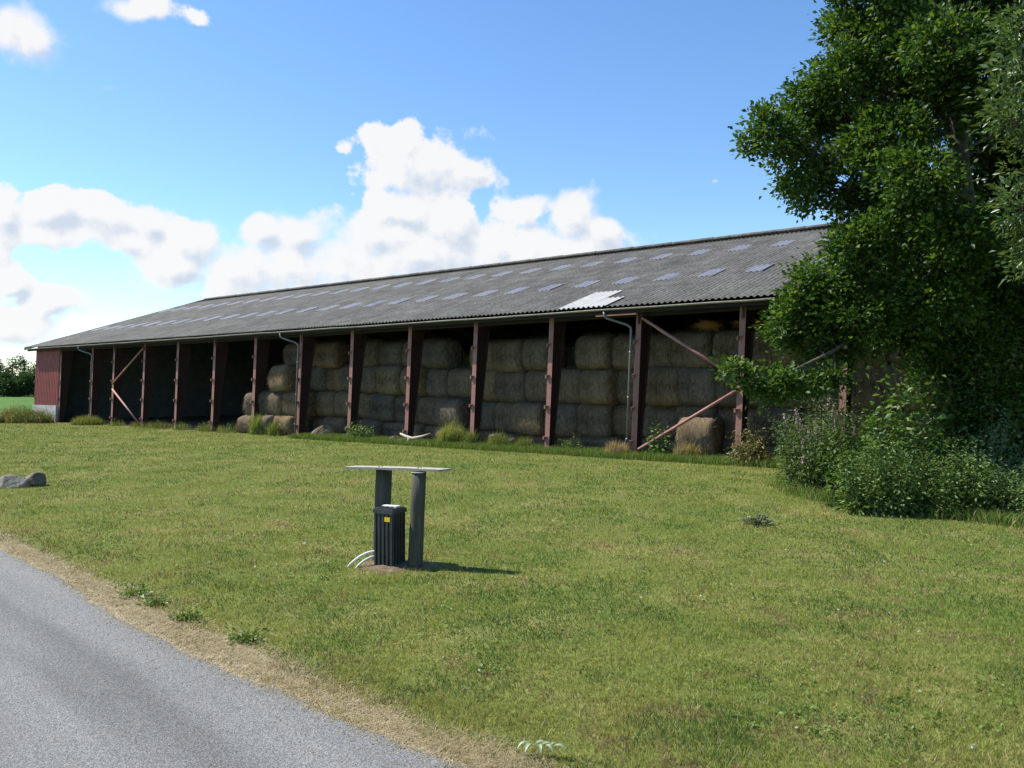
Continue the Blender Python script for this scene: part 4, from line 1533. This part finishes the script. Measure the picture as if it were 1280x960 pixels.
# distant hedge line and trees at the left
for i, (x, yt, wd, lb) in enumerate(((-52, 446, 12, 'distant tree furthest left beyond the crop field'), (-28, 440, 13, 'distant tree just outside the left frame edge'), (-4, 447, 11, 'broad distant tree at the left frame edge'), (14, 449, 8, 'second distant tree from the left edge, above the hedge'),
                                     (29, 445, 7, 'thin airy distant tree between two others'), (43, 455, 7, 'low distant tree nearest the barn corner'), (62, 452, 10, 'distant tree behind the barn corner'))):
    Yd = 168 + 6 * (i % 3)
    s = Yd / 1035
    bx = (x - 640) * s
    zt = 2 + (484 - yt) * s
    bl = []
    r3 = random.Random(i)
    for k in range(7):
        q = k / 6
        bl.append((bx + r3.uniform(-.6, .6) * wd * s * .8, Yd + r3.uniform(-1, 1), 3.5 + (zt - 4.2) * q, wd * s * .42, wd * s * .42, .8))
    tree('distant_tree', (bx, Yd, 0), [(bx, Yd, 0), (bx, Yd, 3), (bx + .3, Yd, zt - 1)], [.3, .22, .06], bl, 16, 26, .34, .40, M_far, lb, 400 + i, 'trees beyond the crop field')
hb = []
for k in range(46):
    x = -160 + k * 6.2
    Yd = 164
    s = Yd / 1035
    hb.append(((x - 640) * s, Yd + random.uniform(-1, 1), 2.1 + random.uniform(-.3, .6), .9, 1.2, 2.0 + random.uniform(-.3, .4)))
tree('hedgerow', ((20 - 640) * 164 / 1035, 164, 0), [((20 - 640) * 164 / 1035, 164, 0), ((20 - 640) * 164 / 1035, 164, 2)], [.2, .1], hb, 26, 34, .38, .5, M_far,
     'dark distant hedgerow along the far side of the crop field', 450, cat='hedge')

# ================================================================== table of plank on two round posts
M_post = noise_mat('weathered_post', [(.3, (.050, .050, .034)), (.7, (.095, .092, .066))], scale=8, rough=.9, bump=.5, bscale=30, stretch=(2, 2, .25), extra=(25, .2))
M_plank = noise_mat('grey_plank', [(.3, (.26, .245, .20)), (.7, (.42, .40, .33))], scale=5, rough=.8, bump=.3, bscale=30, stretch=(.4, 4, 4), extra=(20, .12))
M_black = noise_mat('black_plastic', [(.3, (.030, .031, .033)), (.7, (.055, .056, .060))], scale=4, rough=.42, spec=.5, extra=(15, .15))
M_yellow = mat('yellow_sticker', (.75, .50, .02), .5)
M_pale = noise_mat('pale_plastic', [(.3, (.55, .55, .52)), (.7, (.70, .70, .67))], scale=6, rough=.5)
M_blackflat = mat('hole_shade', (.012, .012, .012), .8)
tbl = empty('plank_table', (-1.30, 9.36, 0))
tag(tbl, 'rough outdoor table made of a pale plank on two thick round posts', 'table')


def rel(p, root=(-1.30, 9.36, 0)):
    return tuple(Vector(p) - Vector(root))


def post(cx, cy, r_, h_):
    mb = MB()
    pts = [(cx + .04 * z, cy, z) for z in (-.05, .0, .35, .7, h_)]
    rr_ = [r_ * 1.03, r_ * 1.02, r_, r_ * .985, r_ * .98]
    mb.tube([rel(p) for p in pts], rr_, 24)
    return mb.build('post', M_post, tbl, smooth=False)


def smooth_by_faces(o):
    for p in o.data.polygons:
        p.use_smooth = len(p.vertices) == 4


for a in (( -1.075, 9.20, .082, 1.052), (-1.515, 9.54, .095, 1.050)):
    smooth_by_faces(post(*a))
mb = MB()
A = Vector((-1.885, 9.60, 1.060)); Bq = Vector((-.735, 9.13, 1.073))
dq = (Bq - A).normalized(); sq = Vector((-dq.y, dq.x, 0)).normalized()
n = 10
vs, fs = [], []
for i in range(n + 1):
    q = i / n
    p = A.lerp(Bq, q) + Vector((0, 0, .006 * math.sin(q * 3.1)))
    for (s_, z_) in ((-.085, 0), (.085, .0), (.085, .024), (-.085, .024)):
        e_ = .03 * s_ / .085 if i == n else (0.02 * s_ / .085 if i == 0 else 0)
        vs.append(rel(p + sq * s_ + dq * e_ + Vector((0, 0, z_))))
for i in range(n):
    for j in range(4):
        j2 = (j + 1) % 4
        fs.append((4 * i + j, 4 * i + 4 + j, 4 * i + 4 + j2, 4 * i + j2))
fs += [(0, 1, 2, 3), (4 * n + 3, 4 * n + 2, 4 * n + 1, 4 * n)]
mb.add(vs, fs).build('tabletop', M_plank, tbl)
MB().tube([rel((-1.033, 9.20, 1.0525)), rel((-1.033, 9.20, 1.0585))], .088, 20).build('post_cap', M_plank, tbl)

for q_, w_ in ((.335, -.03), (.335, .035), (.74, -.03), (.74, .035)):
    pb_ = A.lerp(Bq, q_) + sq * w_
    MB().tube([rel(pb_ + Vector((0, 0, .028))), rel(pb_ + Vector((0, 0, .036)))], .010, 8).build('bolt', M_black, tbl)

# black ribbed bin beside the posts
C0 = Vector((-1.315, 9.10, 0))
Ld = Vector((-.868, .497, 0)); Rd = Vector((.497, .868, 0))
binr = empty('litter_bin', C0)
tag(binr, 'square black ribbed plastic bin standing under the plank table', 'bin')


def bp(a, b_, z):
    return tuple(Ld * a + Rd * b_ + Vector((0, 0, z)))


LW, RW, BH = .255, .235, .60
mb = MB()


def bbox(a0, a1, b0, b1, z0, z1, m_=None, tap=0.0):
    m_ = m_ or mb
    m_.hexa([bp(a0 + tap, b0 + tap, z0), bp(a1 - tap, b0 + tap, z0), bp(a1 - tap, b1 - tap, z0), bp(a0 + tap, b1 - tap, z0)],
            [bp(a0, b0, z1), bp(a1, b0, z1), bp(a1, b1, z1), bp(a0, b1, z1)])


bbox(.008, LW - .008, .008, RW - .008, 0.0, BH, tap=.006)
for k in range(5):        # raised ribs on both visible faces
    a = .006 + k * (LW - .030) / 4
    bbox(a, a + .018, -.004, .0075, .0, BH)
    b_ = .006 + k * (RW - .030) / 4
    bbox(-.004, .0075, b_, b_ + .018, .0, BH)
    bbox(LW - .0075, LW + .004, b_, b_ + .018, .0, BH)
mb.build('body', M_black, binr)
mb = MB()
bbox(-.012, LW + .012, -.012, RW + .012, BH + .001, BH + .045)
bbox(.005, LW - .005, .005, RW - .005, BH + .0451, BH + .058)
lid = mb.build('lid', M_black, binr)
mb = MB()
bbox(.03, LW - .03, .10, .185, BH + .0585, BH + .075)
gr = mb.build('lid_plate', M_pale, lid)
for k in range(3):
    mb = MB()
    a = .045 + k * .065
    bbox(a, a + .035, .035, .085, BH + .0585, BH + .068)
    mb.build('lid_slot_shade', M_blackflat, lid)  # raised near-black block, the shade inside a slot painted as its colour
mb = MB()
bbox(.030, .105, -.0065, -.0045, BH - .085, BH - .035)
mb.build('sticker', M_yellow, binr)
# pale hoses looping out of the soil
for i, (a, zt, r_, lb) in enumerate(((0.0, .17, .0135, 'upper of the two pale hoses looping into the black bin'), (.10, .12, .0125, 'lower of the two pale hoses looping into the black bin'))):
    mb = MB()
    pe = C0 + Ld * (LW + .006) + Rd * .07
    st = Vector((-1.83 + a, 9.22 - a * .6, 0))
    pts = []
    for q in np.linspace(0, 1, 12):
        p = st.lerp(Vector((pe.x, pe.y - a * .1, 0)), q)
        pts.append((p.x, p.y, -.01 + zt * math.sin(q * math.pi * .55) ** .8))
    mb.tube(pts, r_, 8)
    tag(mb.build('hose', M_pale, smooth=True), lb, 'hose')
# bare soil under it
M_soil = noise_mat('bare_soil', [(.3, (.10, .07, .045)), (.7, (.22, .165, .11))], scale=14, rough=1, bump=.9, bscale=40, bdist=.03)
sv_ = MB()
nr, na = 6, 40
vs = []
for i in range(nr + 1):
    q = i / nr
    for k in range(na):
        a = 2 * math.pi * k / na
        w_ = 1 + .2 * math.sin(3 * a + 1) + .12 * math.sin(7 * a)
        vs.append((-1.30 + .50 * q * w_ * math.cos(a), 9.28 + .36 * q * w_ * math.sin(a), .040 * (1 - q ** 1.5) + .005 * math.sin(9 * a + i) - (.012 if i == nr else 0)))
fs = [(i * na + k, (i + 1) * na + k, (i + 1) * na + (k + 1) % na, i * na + (k + 1) % na) for i in range(nr) for k in range(na)]
tag(sv_.add(vs, fs).build('soil_patch', M_soil), kind='structure')


# loose grit swept to the road edge
rgg = np.random.default_rng(91)
n = 2600
ig = (rgg.random(n) ** .5 * (len(r2) - 1)).astype(int)
Pg = r2[ig] + rgg.normal(0, .16, (n, 2)) - np.array([.06, .06])
kk = rgg.random(n) < .25
Pg[kk] += rgg.uniform(-1.6, 0, (kk.sum(), 2))
sg = rgg.uniform(.003, .010, n)[:, None]
base3 = np.stack([Pg[:, 0], Pg[:, 1], np.full(n, .0085)], 1)
a = rgg.uniform(0, 6.28, n)
vv_ = []
for kq in range(3):
    aa = a + kq * 2.094 + rgg.uniform(-.3, .3, n)
    vv_.append(base3 + np.stack([np.cos(aa), np.sin(aa), np.zeros(n)], 1) * sg)
vv_.append(base3 + np.stack([rgg.uniform(-.3, .3, n), rgg.uniform(-.3, .3, n), np.ones(n)], 1) * sg)
V = np.stack(vv_, 1).reshape(-1, 3)
bI = np.arange(n)[:, None] * 4
F = np.concatenate([bI + [0, 1, 3], bI + [1, 2, 3], bI + [2, 0, 3]], 1).reshape(-1, 3)
cg = np.array([.24, .225, .19]) * rgg.uniform(.5, 1.5, n)[:, None]
o = np_mesh('road_grit', V, F, M_blade, colors=np.repeat(cg, 4, 0))
tag(o, kind='stuff', label='loose grit and small stones along the road edge', cat='grit')

# ================================================================== boulders
M_rock = noise_mat('granite', [(.3, (.13, .115, .085)), (.55, (.22, .20, .155)), (.75, (.32, .295, .24))], scale=4, rough=.95, bump=.8, bscale=12, bdist=.03, extra=(18, .25))
M_rock2 = noise_mat('brown_granite', [(.3, (.10, .08, .055)), (.55, (.17, .14, .10)), (.75, (.26, .22, .17))], scale=5, rough=.95, bump=.8, bscale=12, bdist=.03, extra=(18, .25))


def rock(loc, sx, sy, sz, seed, m, label, rz=0):
    rg = np.random.default_rng(seed)
    nu, nv = 36, 20
    cuts = [(Vector(rg.normal(0, 1, 3)).normalized(), rg.uniform(.60, .88)) for _ in range(13)]
    vs = []
    for i in range(nv + 1):
        ph = math.pi * i / nv
        for k in range(nu):
            a = 2 * math.pi * k / nu
            d_ = Vector((math.sin(ph) * math.cos(a), math.sin(ph) * math.sin(a), math.cos(ph)))
            r_ = 1.0
            for (c_, q) in cuts:
                dd_ = d_.dot(c_)
                if dd_ > .01:
                    r_ = min(r_, q / dd_)
            r_ *= 1 + rg.uniform(-.008, .008)
            vs.append((d_.x * r_ * sx, d_.y * r_ * sy, d_.z * r_ * sz + sz * .45))
    fs = [(i * nu + k, (i + 1) * nu + k, (i + 1) * nu + (k + 1) % nu, i * nu + (k + 1) % nu) for i in range(nv) for k in range(nu)]
    o = MB().add(vs, fs).build('boulder', m, loc=loc, rot=(0, 0, rz))
    return tag(o, label, 'boulder')


p = G(6, 611)
rock((p.x + .02, p.y + .25, -.03), .40, .30, .20, 15, M_rock, 'pale boulder lying on the lawn at the left edge', .2)
p = G(36, 609)
rock((p.x + .02, p.y + .2, -.02), .27, .24, .21, 23, M_rock2, 'darker brown boulder just right of the pale one', 1.0)

# ================================================================== small plants in the lawn
M_clover = leaf_mat('weed_leaf', [(0, (.085, .155, .022)), (1, (.15, .21, .04))], trans=.3)
for i, (x, y, s, lb) in enumerate(((167, 745, .07, 'tiny green weed tuft highest along the road verge'), (197, 757, .09, 'second green weed tuft down the road verge'),
                                   (235, 775, .14, 'largest green weed tuft on the road verge'), (308, 802, .11, 'lowest green weed tuft on the road verge'))):
    p = G(x, y)
    s *= .72
    weed('verge_weed', (p.x, p.y, 0), s, s * .7, .06 + s * .3, 16, .045, 14, M_clover, M_stem, lb, 'plant', 500 + i, aspect=.5, grassy=60, droop=.1)
p = G(948, 656)
weed('lawn_weed', (p.x, p.y, 0), .20, .14, .13, 22, .07, 14, leaf_mat('dull_weed', [(0, (.07, .10, .05)), (1, (.16, .18, .11))], trans=.2), M_stemred, 'dull wilted plant lying alone on the lawn at right', 'plant', 510, aspect=.5, droop=.1)
# scattered flat-leaved lawn weeds and clover
rgc = np.random.default_rng(77)
Xc, Yc = lawn_points(5200, 3.4, 22, rgc, .72)
kk = (side_of(verge_edge, Xc, Yc) > .3) & (vnoise(Xc, Yc, .9, 55, 3) > .50) & (rgc.random(len(Xc)) < .45) & ~((Yc > 12) & (Xc > 5))
Xc, Yc = Xc[kk], Yc[kk]
rep = 9
Pp = np.repeat(np.stack([Xc, Yc, np.full_like(Xc, .02)], 1), rep, 0) + rgc.normal(0, 1, (len(Xc) * rep, 3)) * np.array([.03, .03, .007])
D = rgc.normal(0, 1, (len(Pp), 3)) * np.array([1, 1, .25])
v, f = leaves(Pp, D, .024, rgc, aspect=.8, spread=.2)
tag(np_mesh('lawn_weeds', v, f, M_clover), kind='stuff', label='flat clover and weed leaves scattered through the lawn', cat='ground cover')
Xc, Yc = lawn_points(170, 3.6, 22, rgc, .70)
kk = (side_of(verge_edge, Xc, Yc) > .5) & (vnoise(Xc, Yc, .5, 56, 2) > .52)
Xc, Yc = Xc[kk], Yc[kk]
rep = 10
Pp = np.repeat(np.stack([Xc, Yc, np.full_like(Xc, .05)], 1), rep, 0) + rgc.normal(0, .004, (len(Xc) * rep, 3))
v, f = leaves(Pp, rgc.normal(0, 1, (len(Pp), 3)), .011, rgc, aspect=.8)
tag(np_mesh('clover_flowers', v, f, mat('clover_white', (.62, .60, .55), .7)), kind='stuff', label='tiny white clover flowers dotted over the lawn', cat='flowers')

# fallen leafy sprig in the foreground
M_sprig = leaf_mat('sprig_leaf', [(0, (.20, .28, .16)), (1, (.33, .42, .27))], trans=.25, spec=.5, rough=.45)
p = G(668, 946)
sp = empty('leafy_sprig', (p.x, p.y, .03))
tag(sp, 'fallen sprig with pale green leaves on the lawn nearest the camera', 'sprig')
mb = MB()
mb.tube([(-.035, .075, .02), (-.03, .03, .035), (.0, .005, .035), (.05, -.012, .03), (.10, -.02, .02)], [.0018, .0022, .002, .0016, .001], 5)
mb.build('stem', mat('sprig_stem', (.30, .26, .12), .7), sp)
rgs = np.random.default_rng(9)
for (bx, by, ang, L) in ((-.028, .02, 200, .075), (-.012, .01, 235, .080), (.0, .008, 20, .095), (.025, -.003, 275, .07), (.035, -.006, 15, .085), (.055, -.012, 310, .07), (.08, -.015, 30, .07), (.10, -.02, -12, .085)):
    a = R(ang)
    d_ = Vector((math.cos(a), math.sin(a), 0)); s_ = Vector((-d_.y, d_.x, 0))
    vs, fs = [], []
    for i in range(7):
        q = i / 6
        wv_ = .30 * L * math.sin(math.pi * q ** .85) * (1 if 0 < i < 6 else 0.02)
        zz = .034 + .018 * math.sin(q * 3) - .03 * q * q
        c_ = Vector((bx, by, zz)) + d_ * L * q
        vs += [c_ + s_ * wv_ * .5 + Vector((0, 0, .006)), c_, c_ - s_ * wv_ * .5 + Vector((0, 0, .006))]
    for i in range(6):
        b_ = 3 * i
        fs += [(b_, b_ + 3, b_ + 4, b_ + 1), (b_ + 1, b_ + 4, b_ + 5, b_ + 2)]
    MB().add(vs, fs).build('leaf', M_sprig, sp, smooth=True)
